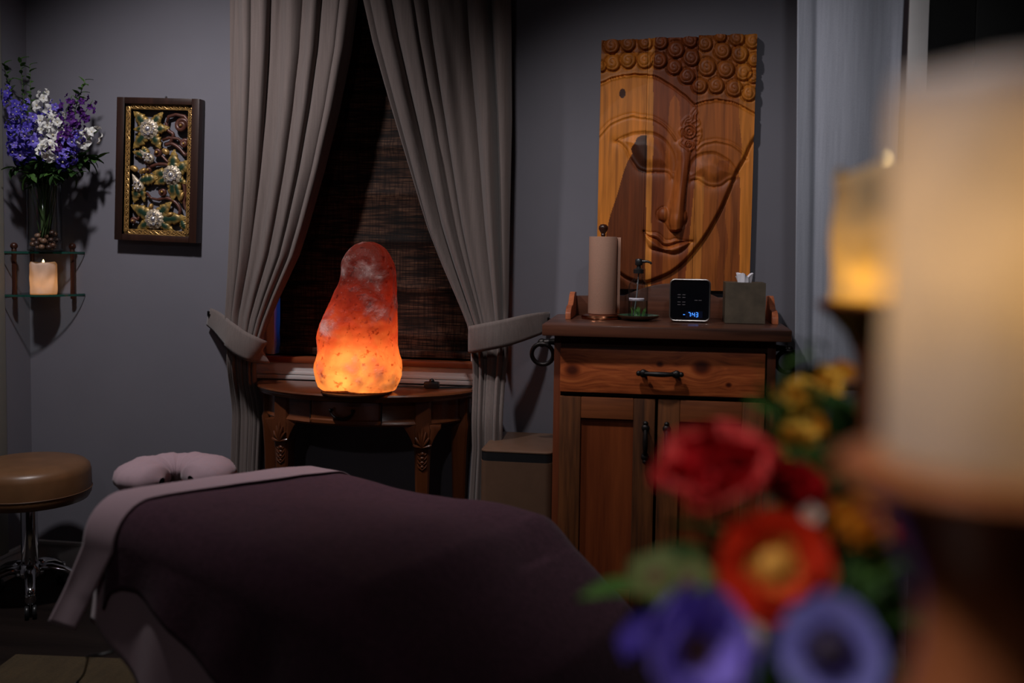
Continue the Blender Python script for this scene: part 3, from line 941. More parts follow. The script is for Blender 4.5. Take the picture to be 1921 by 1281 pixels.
hxc, hzc = lc_(1238, 698)
bail(dwf, hxc, hzc, True, .047, 'drawer_pull')


def cab_door(x0, x1, hinge_left):
    z0, z1 = .125, zdb - .014
    b = MB()
    sw, rw = .062, .062
    y0, y1 = CF - .018, CF + .004
    d = MB().span((x0 + sw - .004, y0 + .012, z0 + rw - .004), (x1 - sw + .004, y1 - .001, z1 - rw + .004)).build('door', M_PANEL, cab)
    for xa, xb in ((x0, x0 + sw), (x1 - sw, x1)): MB().span((xa, y0, z0), (xb, y1, z1), .0025).build('door_stile', M_CABV, d)
    for za, zb_ in ((z1 - rw, z1), (z0, z0 + rw)): MB().span((x0 + sw + .0005, y0 + .001, za), (x1 - sw - .0005, y1, zb_), .002).build('door_rail', M_CABH, d)
    hxx = x1 - .026 if hinge_left else x0 + .026
    bail(d, hxx, lc_(1210, 825)[1], False, .042, 'door_handle')


xm = lc_(1231, 800)[0]
cab_door(ddx0, xm - .004, True); cab_door(xm + .004, ddx1 + .002, False)
# ring handles on bars at both ends
for s, hxs in ((-1, hx0), (1, hx1)):
    m = MB()
    zr, yr = lc_(1005, 640, 3.0)[1], 3.0 - cby
    m.box((hxs + s * .004, yr, zr + .0), (.008, .05, .036), .003)
    m.tube([(hxs, yr, zr), (hxs + s * .02, yr, zr), (hxs + s * .045, yr, zr - .004)], [.012, .009, .012], 12)
    m.ball((hxs + s * .048, yr, zr - .004), .014, 14)
    rr = .033
    m.tube([(hxs + s * .046 + rr * sin(2 * pi * i / 28), yr - .012 * cos(2 * pi * i / 28) + .0, zr - .006 - rr + rr * cos(2 * pi * i / 28)) for i in range(28)], .0068, 10, closed=True)
    m.build('ring_handle', M_IRON, cab)

# ------------------------------------------------------------------ things on the cabinet
ZTOP = ztop + .0012
p = atz(1128, 592, ztop); px_, py_ = -.180, 3.10
ho = thing('paper_towel_holder', 'copper and dark wood paper towel holder under the brown roll on the cabinet', 'holder', (px_, py_, ZTOP))
m = MB().lathe([(.0001, 0), (.062, 0), (.064, .004), (.062, .010), (.05, .014), (.0001, .015)], 40)
m.build('holder_base', M_COPPER, ho, label='shiny copper base')
zf = aty(1128, 443, py_).z - ZTOP
m = MB().lathe([(.006, .014), (.006, zf), (.008, zf + .004), (.0065, zf + .008), (.010, zf + .014), (.0145, zf + .022), (.014, zf + .030), (.009, zf + .036), (.0001, zf + .038)], 20)
m.build('holder_post', M_BALL, ho)
rl = thing('paper_towel_roll', 'roll of brown paper towels standing on the holder at the left end of the cabinet', 'paper towels', (px_, py_, ZTOP + .0152))
rz = zf - .0165; rR = .0425
m = MB().lathe([(.014, 0), (rR, 0), (rR + .0008, .002), (rR + .0008, rz - .002), (rR, rz), (.014, rz), (.0138, rz - .004), (.0138, .004), (.014, 0)], 64, caps=False)
m.build('roll', M_PAPER, rl)
m = MB()
def flap(u, v):
    if u < .5: a = lerp(1.35, .35, u * 2); x, y = (rR + .0012) * cos(a), (rR + .0012) * sin(a)
    else: q = (u - .5) * 2; x, y = (rR + .0012) * cos(.35) + .0135 * q, (rR + .0012) * sin(.35) - .030 * q
    return (x, y, .002 + (rz - .004) * v)
m.grid(24, 8, flap)
m.build('loose_sheet', M_PAPER, rl, thick=.0006)

# dish and soap bottle
dx_, dy_ = -.066, 3.07
di = thing('dish', 'small green glazed dish under the soap bottle', 'dish', (dx_, dy_, ZTOP))
MB().lathe([(.0001, 0), (.035, 0), (.058, .007), (.064, .013), (.0645, .015), (.061, .0145), (.05, .0095), (.034, .006), (.0001, .006)], 48).build('dish_body', M_DISHRIM, di)
MB().lathe([(.0001, .0064), (.034, .0064), (.05, .0099), (.061, .0149)], 48, caps=False).build('glaze', M_DISH, di, label='green glazed inside')
zb = ZTOP + .0066
hb = aty(1198, 485, dy_).z - zb                      # full height to the top of the pump
so = thing('soap_bottle', 'clear glass pump bottle with a black pump and white label on the green dish', 'bottle', (dx_ - .002, dy_, zb))
k = hb / .20
prof = [(.0001, .002), (.028, .002), (.031, .005), (.031, .100), (.0295, .112), (.023, .124), (.015, .133), (.0125, .139), (.0125, .150)]
MB().lathe([(r * .98, z * k) for r, z in prof], 40, caps=False).build('bottle_glass', thin_glass('bottle_glass', (.84, .87, .89), .04), so)
MB().lathe([(.0001, .004 * k), (.0275, .004 * k), (.0285, .008), (.0285, .058 * k), (.0001, .058 * k)], 32).build('liquid', thin_glass('soap_liquid', (.86, .92, .88)), so)
m = MB()
m.lathe([(.0125, .150 * k), (.016, .150 * k), (.016, .163 * k), (.0125, .166 * k), (.007, .168 * k), (.006, .176 * k), (.0105, .178 * k), (.0115, .181 * k), (.0115, .195 * k), (.009, .199 * k), (.0001, .2 * k)], 24)
m.tube([(.008, 0, .190 * k), (.025, -.004, .191 * k), (.036, -.006, .187 * k), (.038, -.0065, .182 * k)], [.0055, .004, .0035, .003], 10)
m.build('pump', M_BLACK, so)
MB().tube([(0, 0, .15 * k), (-.004, 0, .08 * k), (-.012, 0, .01 * k)], .002, 8).build('dip_tube', plain('clear_tube', (.22, .22, .23), .3), so)
m = MB(); zl_ = aty(1196, 561, dy_).z - zb
m.grid(14, 3, lambda u, v: (.0312 * sin(-1.05 + 1.7 * u), -.0312 * cos(-1.05 + 1.7 * u), zl_ + .0045 * (2 * v - 1)))
lb = m.build('label', plain('white_paper_label', (.62, .58, .66), .6, var=.02), so, thick=.0004, off=1)


def text_mesh(name, txt, size, mat, parent, fn, extrude=.0002):
    cu = bpy.data.curves.new(name, 'FONT'); cu.body = txt; cu.size = size; cu.align_x = 'CENTER'; cu.align_y = 'CENTER'; cu.extrude = extrude
    o = bpy.data.objects.new(name, cu); COL.objects.link(o)
    dg = bpy.context.evaluated_depsgraph_get()
    me = bpy.data.meshes.new_from_object(o.evaluated_get(dg)); bpy.data.objects.remove(o)
    for v in me.vertices: v.co = fn(v.co.x, v.co.y, v.co.z)
    me.materials.clear(); me.materials.append(mat)
    q = bpy.data.objects.new(name, me); COL.objects.link(q); q.parent = parent; return q


def lab_fn(x, y, z):
    a = x / .0312 - .2
    return Vector(((.0318 + z) * sin(a), -(.0318 + z) * cos(a), zl_ + y))


text_mesh('label_text', 'HAND SANITIZER', .0062, plain('grey_ink', (.12, .11, .13), .6), lb, lab_fn)
# green reflection of the dish in the bottle, modelled as small blades
m = MB()
for i in range(26):
    a = rnd.uniform(0, 2 * pi); r = rnd.uniform(0, .021)
    h = rnd.uniform(.012, .03)
    m.tube([(r * cos(a), r * sin(a), .005), (r * cos(a) * 1.1 + rnd.uniform(-.004, .004), r * sin(a) * 1.1, .005 + h * .6), (r * cos(a) * 1.15 + rnd.uniform(-.006, .006), r * sin(a) * 1.1, .005 + h)], [.0016, .002, .0004], 5, flat=.4)
m.build('green_reflection_blades', plain('dish_reflection_green', (.12, .26, .05), .5, var=.4), so)

# clock radio
cxk, cyk = .089, 3.08
pk0, pk1 = aty(1257, 560, cyk - .055), aty(1332, 560, cyk - .055)
kw = (pk1.x - pk0.x); kh = aty(1290, 523, cyk).z - ZTOP
ck = thing('clock_radio', 'black cube clock radio showing 7:43 in blue on the cabinet', 'clock', ((pk0.x + pk1.x) / 2, cyk, ZTOP))


def rrect(w_, h_, r, n=6, z0=0):
    o = []
    for cx2, cz2, a0 in ((w_ / 2 - r, h_ - r, 0), (-w_ / 2 + r, h_ - r, pi / 2), (-w_ / 2 + r, r, pi), (w_ / 2 - r, r, 1.5 * pi)):
        for i in range(n + 1):
            a = a0 + pi / 2 * i / n; o.append((cx2 + r * cos(a), z0 + cz2 + r * sin(a)))
    return o


cd = .052
MB().prism(rrect(kw, kh - .004, .014, 6, .004), -cd, cd, None, .002).build('clock_body', plain('gloss_black_plastic', (.006, .006, .008), .12, var=.05), ck)
for sx in (-1, 1):
    MB().lathe([(.0001, 0), (.006, 0), (.006, .005), (.0001, .005)], 12, (sx * kw * .34, -cd * .6, 0)).lathe([(.0001, 0), (.006, 0), (.006, .005), (.0001, .005)], 12, (sx * kw * .34, cd * .6, 0)).build('rubber_foot', M_BLACK, ck)
out_ = rrect(kw - .001, kh - .005, .0135, 6, .0045); 
m = MB(); m.tube([(x, -cd - .0022, z) for x, z in out_], .0023, 8, closed=True)
m.build('bezel', plain('polished_bezel', (.5, .46, .43), .32, 1), ck, label='thin shiny metal rim around the face')
M_SEG = emit('blue_led_digits', (.06, .28, 1), 1.6)
m = MB().prism(rrect(kw - .006, kh - .010, .012, 6, .007), -cd - .0012, -cd)
m.build('clock_face', plain('gloss_black_face', (.004, .004, .006), .08), ck)
disp = MB().span((-.012, -cd - .0016, .013), (.038, -cd - .0012, .033)).build('display', plain('dim_blue_window', (.006, .01, .03), .2), ck)
SEG = {'a': (0, 1, 1), 'b': (1, 1, .5), 'c': (1, .5, 0), 'd': (0, 0, 0), 'e': (-1, .5, 0), 'f': (-1, 1, .5), 'g': (0, .5, .5)}
DIG = {'7': 'abc', '4': 'fgbc', '3': 'abgcd'}


def digits(m, txt, x, z, h_, t_, y):
    w_ = h_ * .5
    for ch in txt:
        if ch == ':':
            for q in (.3, .7): m.box((x + .0008, y, z + h_ * q), (t_, .0006, t_))
            x += w_ * .45; continue
        for s in DIG[ch]:
            kx, za, zb_ = SEG[s]
            if kx == 0: m.box((x + w_ / 2, y, z + h_ * za), (w_ * .8, .0006, t_))
            else: m.box((x + w_ / 2 + kx * w_ / 2, y, z + h_ * (za + zb_) / 2), (t_, .0006, h_ * .42))
        x += w_ * 1.55


m = MB(); digits(m, '7:43', -.004, .0165, .0125, .0017, -cd - .0018)
m.box((-.0165, -cd - .0018, .0225), (.0055, .0006, .0016)); m.build('digits', M_SEG, disp, label='blue lit digits 7:43')
m = MB()
for i, (bx_, bz_) in enumerate([(-.032, .082), (-.032, .074), (-.018, .082), (-.018, .074), (-.032, .060), (-.018, .060), (.018, .066), (.03, .066), (-.032, .052), (-.018, .052)]):
    m.box((bx_, -cd - .0015, bz_), (.009, .0008, .0016), .0003)
m.build('buttons', plain('grey_button_marks', (.16, .14, .15), .4), ck)

# tissue box and its tissue
tpx0, tpx1 = aty(1360, 560, 3.03), aty(1437, 560, 3.03)
tw = (tpx1.x - tpx0.x) * .985; th = aty(1400, 530, 3.06).z - ZTOP
tbx = thing('tissue_box', 'olive-brown square tissue box cover at the right end of the cabinet', 'tissue box', ((tpx0.x + tpx1.x) / 2, 3.09, ZTOP), rotz=.0)
hw = tw / 2
b = MB()
for s in (-1, 1):
    b.span((s * hw, -hw, 0), (s * (hw - .006), hw, th - .006)); b.span((-hw + .006, s * hw, 0), (hw - .006, s * (hw - .006), th - .006))
b.build('box_sides', M_STONEBOX, tbx)
b = MB()
n = 32; vs = []; fs = []
for zz in (th - .006, th):
    for i in range(n):
        a = 2 * pi * i / n + pi / 4
        q = 1 / max(abs(cos(a)), abs(sin(a)))
        vs.append((hw * q * cos(a), hw * q * sin(a), zz)); vs.append((.026 * cos(a), .026 * sin(a) * .8, zz))
for i in range(n):
    k = (i + 1) % n
    fs += [(2 * n + 2 * i, 2 * n + 2 * k, 2 * n + 2 * k + 1, 2 * n + 2 * i + 1), (2 * i, 2 * i + 1, 2 * k + 1, 2 * k), (2 * i, 2 * k, 2 * n + 2 * k, 2 * n + 2 * i), (2 * i + 1, 2 * n + 2 * i + 1, 2 * n + 2 * k + 1, 2 * k + 1)]
b.add(vs, fs); b.build('box_lid', M_STONEBOX, tbx, smooth_deg=20)
ti = tag(bpy.data.objects.new('x', None), None)
bpy.data.objects.remove(ti)
m = MB()
tr = random.Random(5)
offs = [tr.uniform(.75, 1.25) for _ in range(14)]


def tis(u, v):
    a = 2 * pi * u
    k = int(u * 14) % 14
    r = lerp(.016, .021 * offs[k], v) * (1 + .22 * sin(5 * a + 2 * v) * v)
    z = th - .035 + .062 * v * (1 + .12 * sin(3 * a + 1) * v) * (.92 if v > .9 else 1)
    return (r * cos(a), r * .8 * sin(a), z)


m.grid(28, 7, tis, cu=True)
c0 = len(m.v); m.v.append((.002, 0, th + .012)); m.f += [(c0, 6 * 28 + i, 6 * 28 + (i + 1) % 28) for i in range(28)]
o = m.build('tissue', M_TISSUE, None, loc=tbx.location, smooth_deg=25)
tag(o, 'crumpled white tissue sticking out of the box cover on the cabinet', 'tissue')

# ------------------------------------------------------------------ waste bin
byf = 2.92
q0, q1 = aty(901, 842, byf), aty(1036, 850, byf)
bwid = q1.x - q0.x; bz = (q0.z + q1.z) / 2
bn = thing('waste_bin', 'brown rectangular step bin with a black rim between the curtain and the cabinet', 'waste bin', ((q0.x + q1.x) / 2, byf + .15, 0))
dep = .15


def rr2(w_, d_, r, n=5):
    o = []
    for cx2, cy2, a0 in ((w_ / 2 - r, d_ - r, 0), (-w_ / 2 + r, d_ - r, pi / 2), (-w_ / 2 + r, -d_ + r, pi), (w_ / 2 - r, -d_ + r, 1.5 * pi)):
        for i in range(n + 1):
            a = a0 + pi / 2 * i / n; o.append((cx2 + r * cos(a), cy2 + r * sin(a)))
    return o


def loft(secs):
    vs, fs = [], []; n = len(secs[0][0])
    for pl, z in secs: vs += [(x, y, z) for x, y in pl]
    for j in range(len(secs) - 1):
        for i in range(n):
            k = (i + 1) % n; fs.append((j * n + i, j * n + k, (j + 1) * n + k, (j + 1) * n + i))
    fs.append(tuple(reversed(range(n)))); fs.append(tuple(range((len(secs) - 1) * n, len(secs) * n)))
    return vs, fs


MB().add(*loft([(rr2(bwid - .012, dep - .006, .02), .0), (rr2(bwid - .012, dep - .006, .02), .02)])).build('bin_base', M_BLACK, bn)
MB().add(*loft([(rr2(bwid, dep, .022), .02), (rr2(bwid, dep, .022), bz - .034)])).build('bin_body', M_BIN, bn)
MB().add(*loft([(rr2(bwid - .002, dep - .001, .022), bz - .034), (rr2(bwid - .002, dep - .001, .022), bz - .006)])).build('bin_rim', M_BLACK, bn)
MB().add(*loft([(rr2(bwid, dep, .022), bz - .006), (rr2(bwid, dep, .022), bz - .003), (rr2(bwid - .008, dep - .004, .02), bz)])).build('bin_lid', M_BIN, bn)
MB().add(*loft([(rr2(.08, .02, .008), .008), (rr2(.08, .02, .008), .018)])).build('pedal', M_BLACK, bn, loc=(0, -dep - .012, 0))

# ------------------------------------------------------------------ carved wooden wall panel (design drawn in photo units, 1 unit = PU metres)
P0 = aty(1129, 75, YW - .03); P1 = aty(1419, 70, YW - .03); P2 = aty(1122, 540, YW - .03)
PU = (P1.x - P0.x) / 290.0


def cr_line(pts, n=8):
    """smooth curve through points"""
    P = [np.array(p, float) for p in pts]; out = []
    for i in range(len(P) - 1):
        a, b_, c, d_ = P[max(i - 1, 0)], P[i], P[i + 1], P[min(i + 2, len(P) - 1)]
        for k in range(n):
            t_ = k / n
            out.append(.5 * (2 * b_ + (c - a) * t_ + (2 * a - 5 * b_ + 4 * c - d_) * t_ ** 2 + (3 * b_ - a - 3 * c + d_) * t_ ** 3))
    out.append(P[-1]); return np.array(out)


def dist_line(X, Y, L):
    D = np.full(X.shape, 1e9)
    for (x0, y0), (x1, y1) in zip(L[:-1], L[1:]):
        dx, dy = x1 - x0, y1 - y0
        t_ = np.clip(((X - x0) * dx + (Y - y0) * dy) / (dx * dx + dy * dy + 1e-9), 0, 1)
        D = np.minimum(D, (X - x0 - t_ * dx) ** 2 + (Y - y0 - t_ * dy) ** 2)
    return np.sqrt(D)


def inside(X, Y, poly):
    r = np.zeros(X.shape, bool); n_ = len(poly)
    for i in range(n_):
        x0, y0 = poly[i]; x1, y1 = poly[(i + 1) % n_]
        c = ((y0 > Y) != (y1 > Y)) & (X < (x1 - x0) * (Y - y0) / (y1 - y0 + 1e-12) + x0)
        r ^= c
    return r


def sstep(a, b_, x):
    t_ = np.clip((x - a) / (b_ - a), 0, 1); return t_ * t_ * (3 - 2 * t_)


def relief(X, Y):
    """height in design units (about 1.7 mm each) of the carving at photo point X, Y"""
    G = lambda d, s: np.exp(-(d / s) ** 2)
    hair1 = cr_line([(1110, 162), (1128, 155), (1152, 146), (1182, 141), (1227, 143), (1258, 159), (1285, 178), (1306, 197)])
    hair2 = cr_line([(1306, 197), (1325, 191), (1350, 188.5), (1382, 195), (1413, 211), (1430, 222)])
    hl = np.vstack([hair1, hair2[1:]])
    right = cr_line([(1425, 250), (1412, 270), (1400, 297), (1386, 321), (1375, 350), (1355, 395), (1333, 434), (1314, 461), (1290, 489), (1265, 509), (1240, 521), (1215, 529), (1190, 526), (1168, 515), (1150, 496), (1138, 470)])
    face = np.vstack([hl, [(1440, 230)], right, [(1060, 420), (1060, 165)]])
    inf = inside(X, Y, face)
    dfr = dist_line(X, Y, right)
    df = np.where(inf, dfr, -dfr)
    hairpoly = np.vstack([hl, [(1500, 222), (1500, 20), (1050, 20), (1050, 162)]])
    inh = inside(X, Y, hairpoly)
    dh = dist_line(X, Y, hl)
    h = np.zeros(X.shape)
    # cheek dome, dropping to the recessed background over the jaw line
    dome = 7 * np.clip(1 - ((X - 1262) / 190) ** 2 - ((Y - 380) / 230) ** 2, 0, 1)
    edge = sstep(-1, 7, df)
    h += np.where(inh, 3.0, edge * 4.5 + dome * edge)
    h += np.where(~inf & ~inh, 1.2 * sstep(1, 40, dfr), 0)
    # hairline: raised rim and groove
    h += np.where(inh, 1.0, 1.4) * G(dh - 2.6, 1.6) - 3.4 * G(dh, 1.5)
    h -= 3.0 * G(dfr, 1.7) * (~inh)
    # curls
    curls = [(150, 140, 82), (318, 125, 78), (495, 118, 72), (645, 110, 78), (800, 187, 86), (945, 100, 76), (1090, 135, 78), (1245, 66, 62), (1265, 207, 84), (1405, 88, 78), (1435, 242, 86), (1562, 115, 80), (160, 312, 82), (318, 287, 82), (488, 288, 82), (632, 290, 82), (785, 360, 78), (955, 270, 86), (1110, 362, 92), (1300, 387, 88), (1475, 417, 86), (1580, 300, 70), (915, 450, 82), (1040, 545, 78), (1205, 545, 82), (1385, 572, 86), (1530, 622, 78), (42, 345, 55), (1572, 470, 60)]
    for cx_, cy_, r_ in curls:
        px, py, r = 1120 + cx_ / 5.339, 60 + cy_ / 5.339, r_ / 5.339
        d = np.hypot(X - px, Y - py); m_ = d < r * 1.25
        if not m_.any(): continue
        q = np.clip(1 - (d / r) ** 2, 0, 1)
        dm = 6.5 * np.sqrt(q)
        ang = np.arctan2(Y - py, X - px)
        ph = ang - d * 2 * pi / (r * .52)
        groove = np.clip(np.cos(ph) - .35, 0, 1) * sstep(1.2, 3, d) * sstep(r * 1.0, r * .8, d)
        h += dm - 2.2 * groove - 2.4 * G(d - r * 1.03, 1.8)
    # brows
    bro_l = cr_line([(1116, 266), (1125, 253), (1145, 232), (1168, 221), (1185, 217), (1205, 219), (1225, 222), (1247, 234), (1262, 250), (1270, 262)])
    brin_l = cr_line([(1157, 264), (1170, 256), (1188, 250), (1208, 247), (1230, 250), (1250, 262), (1264, 282), (1269, 300), (1268, 318)])
    slit_l = cr_line([(1155, 264), (1166, 269), (1176, 280), (1183, 295), (1197, 314), (1213, 321.5), (1237, 322), (1255, 324), (1263, 334)])
    bro_r = cr_line([(1310, 280), (1316, 273), (1327, 267), (1346, 264.5), (1370, 269), (1390, 281), (1402, 295)])
    brin_r = cr_line([(1295, 318), (1299, 304), (1312, 290), (1340, 285), (1366, 297), (1378, 309), (1387, 323)])
    slit_r = cr_line([(1299, 339), (1306, 336.5), (1313, 337), (1326, 345), (1340, 349), (1356, 347), (1369, 338), (1382, 333)])
    for L, s in ((bro_l, 1), (bro_r, 1)):
        d = dist_line(X, Y, L); h += 1.5 * G(d, 1.7) - .7 * G(d - 4, 2.2)
    soc_l = np.vstack([brin_l, [(1266, 334)], slit_l[::-1]])
    soc_r = np.vstack([brin_r, slit_r[::-1]])
    for soc, top, sl in ((soc_l, brin_l, slit_l), (soc_r, brin_r, slit_r)):
        ins = inside(X, Y, soc); dt, ds = dist_line(X, Y, top), dist_line(X, Y, sl)
        e = np.minimum(dt, ds)
        h += np.where(ins, -3.2 * sstep(0, 3, e) + 6.5 * (sstep(0, 26, e)) + 1.6 * G(ds - 4.5, 3), 0)
        h -= np.where(~ins, 3.4 * np.exp(-ds / 5.5), 4.2 * G(ds, 1.7)) * (ds < 40)
        h -= 2.3 * G(dt, 1.5)
        h += np.where(~ins, 1.2 * G(ds - 7, 4), 0) * 0
    # nose: crest line, edges left and right
    yl = np.array([270, 285, 300, 340, 371, 390, 405, 420, 432]); xl = np.interp(Y, yl, [1262, 1270, 1272, 1265, 1258, 1251, 1249, 1251, 1258])
    xr = np.interp(Y, [270, 285, 300, 340, 380, 410, 432], [1306, 1299, 1297, 1292, 1288, 1286, 1282])
    xc = np.interp(Y, [270, 300, 432], [1284, 1287, 1273])
    Hn = np.interp(Y, [262, 285, 320, 370, 410, 426], [0, 6, 10, 15, 18.5, 18])
    ul = np.clip((X - xl) / (xc - xl + 1e-6), 0, 1); ur = np.clip((xr - X) / (xr - xc + 1e-6), 0, 1)
    prof = np.where(X < xc, sstep(0, 1, ul) ** .9, np.clip(ur, 0, 1) ** .32)
    tipc = 424 + 6 * np.clip(1 - ((X - 1268) / 20) ** 2, -1, 1)
    nz = Hn * prof * sstep(0, -4.5, Y - tipc - 3)
    for cx_, cy_, rx, ry, hh in ((1269, 412, 13, 17, 12), (1248.5, 400, 11.5, 14, 7), (1286, 404, 7, 14, 7)):
        q = np.clip(1 - ((X - cx_) / rx) ** 2 - ((Y - cy_) / ry) ** 2, 0, 1)
        nz = (nz ** 3 + (hh * q ** .8) ** 3) ** (1 / 3.)
    h += nz
    wing = cr_line([(1247, 386), (1238, 392), (1235, 400), (1238, 410), (1246, 413), (1251, 418), (1257, 427), (1264, 433), (1273, 433), (1281, 425), (1288, 420), (1293, 408), (1291, 398)])
    h -= 1.6 * G(dist_line(X, Y, wing) , 1.5) * (nz < 2.5)
    # mouth
    up = cr_line([(1211, 431), (1222, 434), (1236, 434), (1245, 440), (1252, 447), (1262, 447), (1271, 444), (1283, 447), (1303, 449)])
    mid = cr_line([(1211, 432), (1220, 441), (1235, 447), (1246, 457), (1256, 459), (1266, 456), (1279, 452), (1303, 449.5)])
    low = cr_line([(1213, 437), (1215, 450), (1222, 463), (1238, 468), (1252, 471), (1266, 474), (1280, 470), (1290, 463), (1298, 454), (1303, 450)])
    for poly, a, c, hh in ((np.vstack([up, mid[::-1]]), up, mid, 4.2), (np.vstack([mid, low[::-1]]), mid, low, 6.0)):
        ins = inside(X, Y, poly); e = np.minimum(dist_line(X, Y, a), dist_line(X, Y, c))
        h += np.where(ins, hh * sstep(0, 9, e), 0)
    h -= 3.4 * G(dist_line(X, Y, mid), 1.6) + 1.2 * G(dist_line(X, Y, up), 1.4)
    dl = dist_line(X, Y, low); h -= np.where(inside(X, Y, np.vstack([up, low[::-1]])), 1.8 * G(dl, 1.4), 3.0 * np.exp(-dl / 4.5) * (dl < 30))
    # ornament on the brow: ringed boss, small boss and flame tongues
    for cx_, cy_, R_ in ((1296, 247, 14.5), (1293.5, 270, 7)):
        d = np.hypot(X - cx_, Y - cy_); h += np.where(d < R_, 1.8 + 1.5 * np.cos(d * 2 * pi / (R_ / 2.45)), 0) * sstep(R_, R_ - 1.5, d)
    for L in ([(1286, 236), (1290, 226), (1298, 222), (1300, 212), (1306, 204)], [(1292, 230), (1300, 226), (1303, 216), (1309, 208)], [(1300, 231), (1308, 226), (1307, 217), (1311, 211)], [(1284, 240), (1282, 230), (1290, 221), (1296, 219)],
              [(1308, 238), (1315, 232), (1312, 224)], [(1311, 246), (1317, 242), (1318, 247)], [(1310, 254), (1318, 252), (1316, 259)], [(1306, 262), (1314, 263), (1312, 270)], [(1281, 254), (1277, 246), (1281, 240)], [(1283, 262), (1278, 268), (1287, 277), (1293, 282)], [(1301, 268), (1306, 276), (1298, 281)]):
        h += 2.0 * G(dist_line(X, Y, cr_line(L, 6)), 1.5)
    return h


def panel_colour(X, Y):
    base = np.zeros(X.shape + (3,))
    def put(mask, c): base[mask] = c
    gold, brown, red, dark = (.27, .125, .036), (.15, .058, .021), (.095, .030, .015), (.022, .008, .006)
    sap = (.27, .135, .050)
    wob = 3 * np.sin(Y * .03) + 2 * np.sin(Y * .071 + 1)
    base[:] = brown
    k1, k2 = X < 1218 - (Y - 70) * .009, X > 1313 - (Y - 70) * .012
    put(k1, gold)
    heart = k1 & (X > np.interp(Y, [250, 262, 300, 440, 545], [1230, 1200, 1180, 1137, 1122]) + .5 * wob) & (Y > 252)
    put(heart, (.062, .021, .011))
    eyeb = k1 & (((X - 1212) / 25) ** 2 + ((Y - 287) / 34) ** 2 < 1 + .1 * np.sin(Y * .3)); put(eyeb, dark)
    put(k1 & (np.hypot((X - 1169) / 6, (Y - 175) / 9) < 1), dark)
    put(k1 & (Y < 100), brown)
    k = ~k1 & ~k2
    put(k, red)
    put(k & (X < 1229 - (Y - 70) * .009 + .3 * wob), sap)
    fl = k & (np.abs(X - 1268 + (Y - 190) * .02) < np.interp(Y, [178, 192, 250, 300], [0, 9, 13, 15])); put(fl, (.15, .056, .022))
    put(k & (X > 1303 - (Y - 380) * .09) & (Y > 300), (.22, .10, .034))
    put(k2, brown)
    put(k2 & (X < 1326 - (Y - 300) * .03) & (Y > 330), (.21, .10, .036))
    put(k2 & (X > 1350 + wob) & (X < 1372 - (Y - 300) * .04 + wob) & (Y > 300), (.105, .037, .016))
    put(k2 & (X > 1392 + .6 * wob + np.interp(Y, [200, 300, 540], [-4, 0, -8])), gold)
    put(k2 & (X > 1375) & (X < 1392) & (Y > 330), (.12, .045, .02))
    # darker stained hair field
    hl = cr_line([(1110, 162), (1128, 155), (1152, 146), (1182, 141), (1227, 143), (1258, 159), (1285, 178), (1306, 197), (1325, 191), (1350, 188.5), (1382, 195), (1413, 211), (1430, 222)])
    inh = inside(X, Y, np.vstack([hl, [(1500, 222), (1500, 20), (1050, 20), (1050, 162)]]))
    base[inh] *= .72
    st = 1 + .10 * np.sin(X * .7 + .9 * np.sin(Y * .021 + X * .05)) * np.sin(X * .23 + 2) + .05 * np.sin(X * 2.7 + np.sin(Y * .03))
    base = base * np.array([2.2, 1.55, .7])
    return base * st[..., None]


pan = thing('wall_panel', 'large carved wooden wall panel of a serene face with closed eyes above the cabinet', 'wall carving', (P0.x, YW - .006, P2.z))
M_CARVED = attr_mat('oiled_carved_wood', .5, (1, 1, .06), coat=.0, spec=.25)
# three planks; each is a solid board whose front is the carved height field
for xa, xb, topy, seed in ((1128.5, 1217, 75.5, 1), (1217.6, 1312, 73, 2), (1312.6, 1420, 69.5, 3)):
    xb_bot = xb
    nx, ny = int((xb - xa) * .85), 330
    uu = np.linspace(xa, xb, nx); vv = np.linspace(topy, 541, ny)
    X, Y = np.meshgrid(uu, vv)
    # hand-hewn top edge
    top_w = np.array([1.6 * noise.noise(Vector((x * .07, seed * 5, 0))) for x in uu])
    Yg = Y + top_w[None, :] * (1 - (Y - topy) / (541 - topy))
    Xs = X - (Y - 75) / 465.0 * 1.5          # the sawn boards lean a little
    hgt = relief(X - (Y - 75) / 465.0 * 9.0, Y)
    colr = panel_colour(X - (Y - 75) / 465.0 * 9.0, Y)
    m = MB(); zsc = (P0.z - P2.z) / 465.0
    fx = (Xs - 1129) * PU; fz = (540 - Yg) * zsc; fy = -.022 - hgt * .00175
    idx = lambda j, i: j * nx + i
    m.v = [(fx[j, i], fy[j, i], fz[j, i]) for j in range(ny) for i in range(nx)]
    m.f = [(idx(j, i), idx(j + 1, i), idx(j + 1, i + 1), idx(j, i + 1)) for j in range(ny - 1) for i in range(nx - 1)]
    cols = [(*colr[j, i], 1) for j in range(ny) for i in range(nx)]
    ring = [(0, i) for i in range(nx)] + [(j, nx - 1) for j in range(1, ny)] + [(ny - 1, i) for i in range(nx - 2, -1, -1)] + [(j, 0) for j in range(ny - 2, 0, -1)]
    b0 = len(m.v)
    for j, i in ring: m.v.append((fx[j, i], 0, fz[j, i])); cols.append((.05, .02, .01, 1))
    e0 = len(m.v)
    for j, i in ring: m.v.append((fx[j, i], fy[j, i] + .001, fz[j, i])); cols.append((.07, .027, .012, 1))
    k = len(ring)
    for q in range(k):
        q2 = (q + 1) % k
        m.f.append((e0 + q, e0 + q2, b0 + q2, b0 + q)); m.f.append((idx(*ring[q]), idx(*ring[q2]), e0 + q2, e0 + q))
    m.f.append(tuple(b0 + q for q in range(k)))
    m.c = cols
    m.build('plank', M_CARVED, pan, smooth_deg=60)

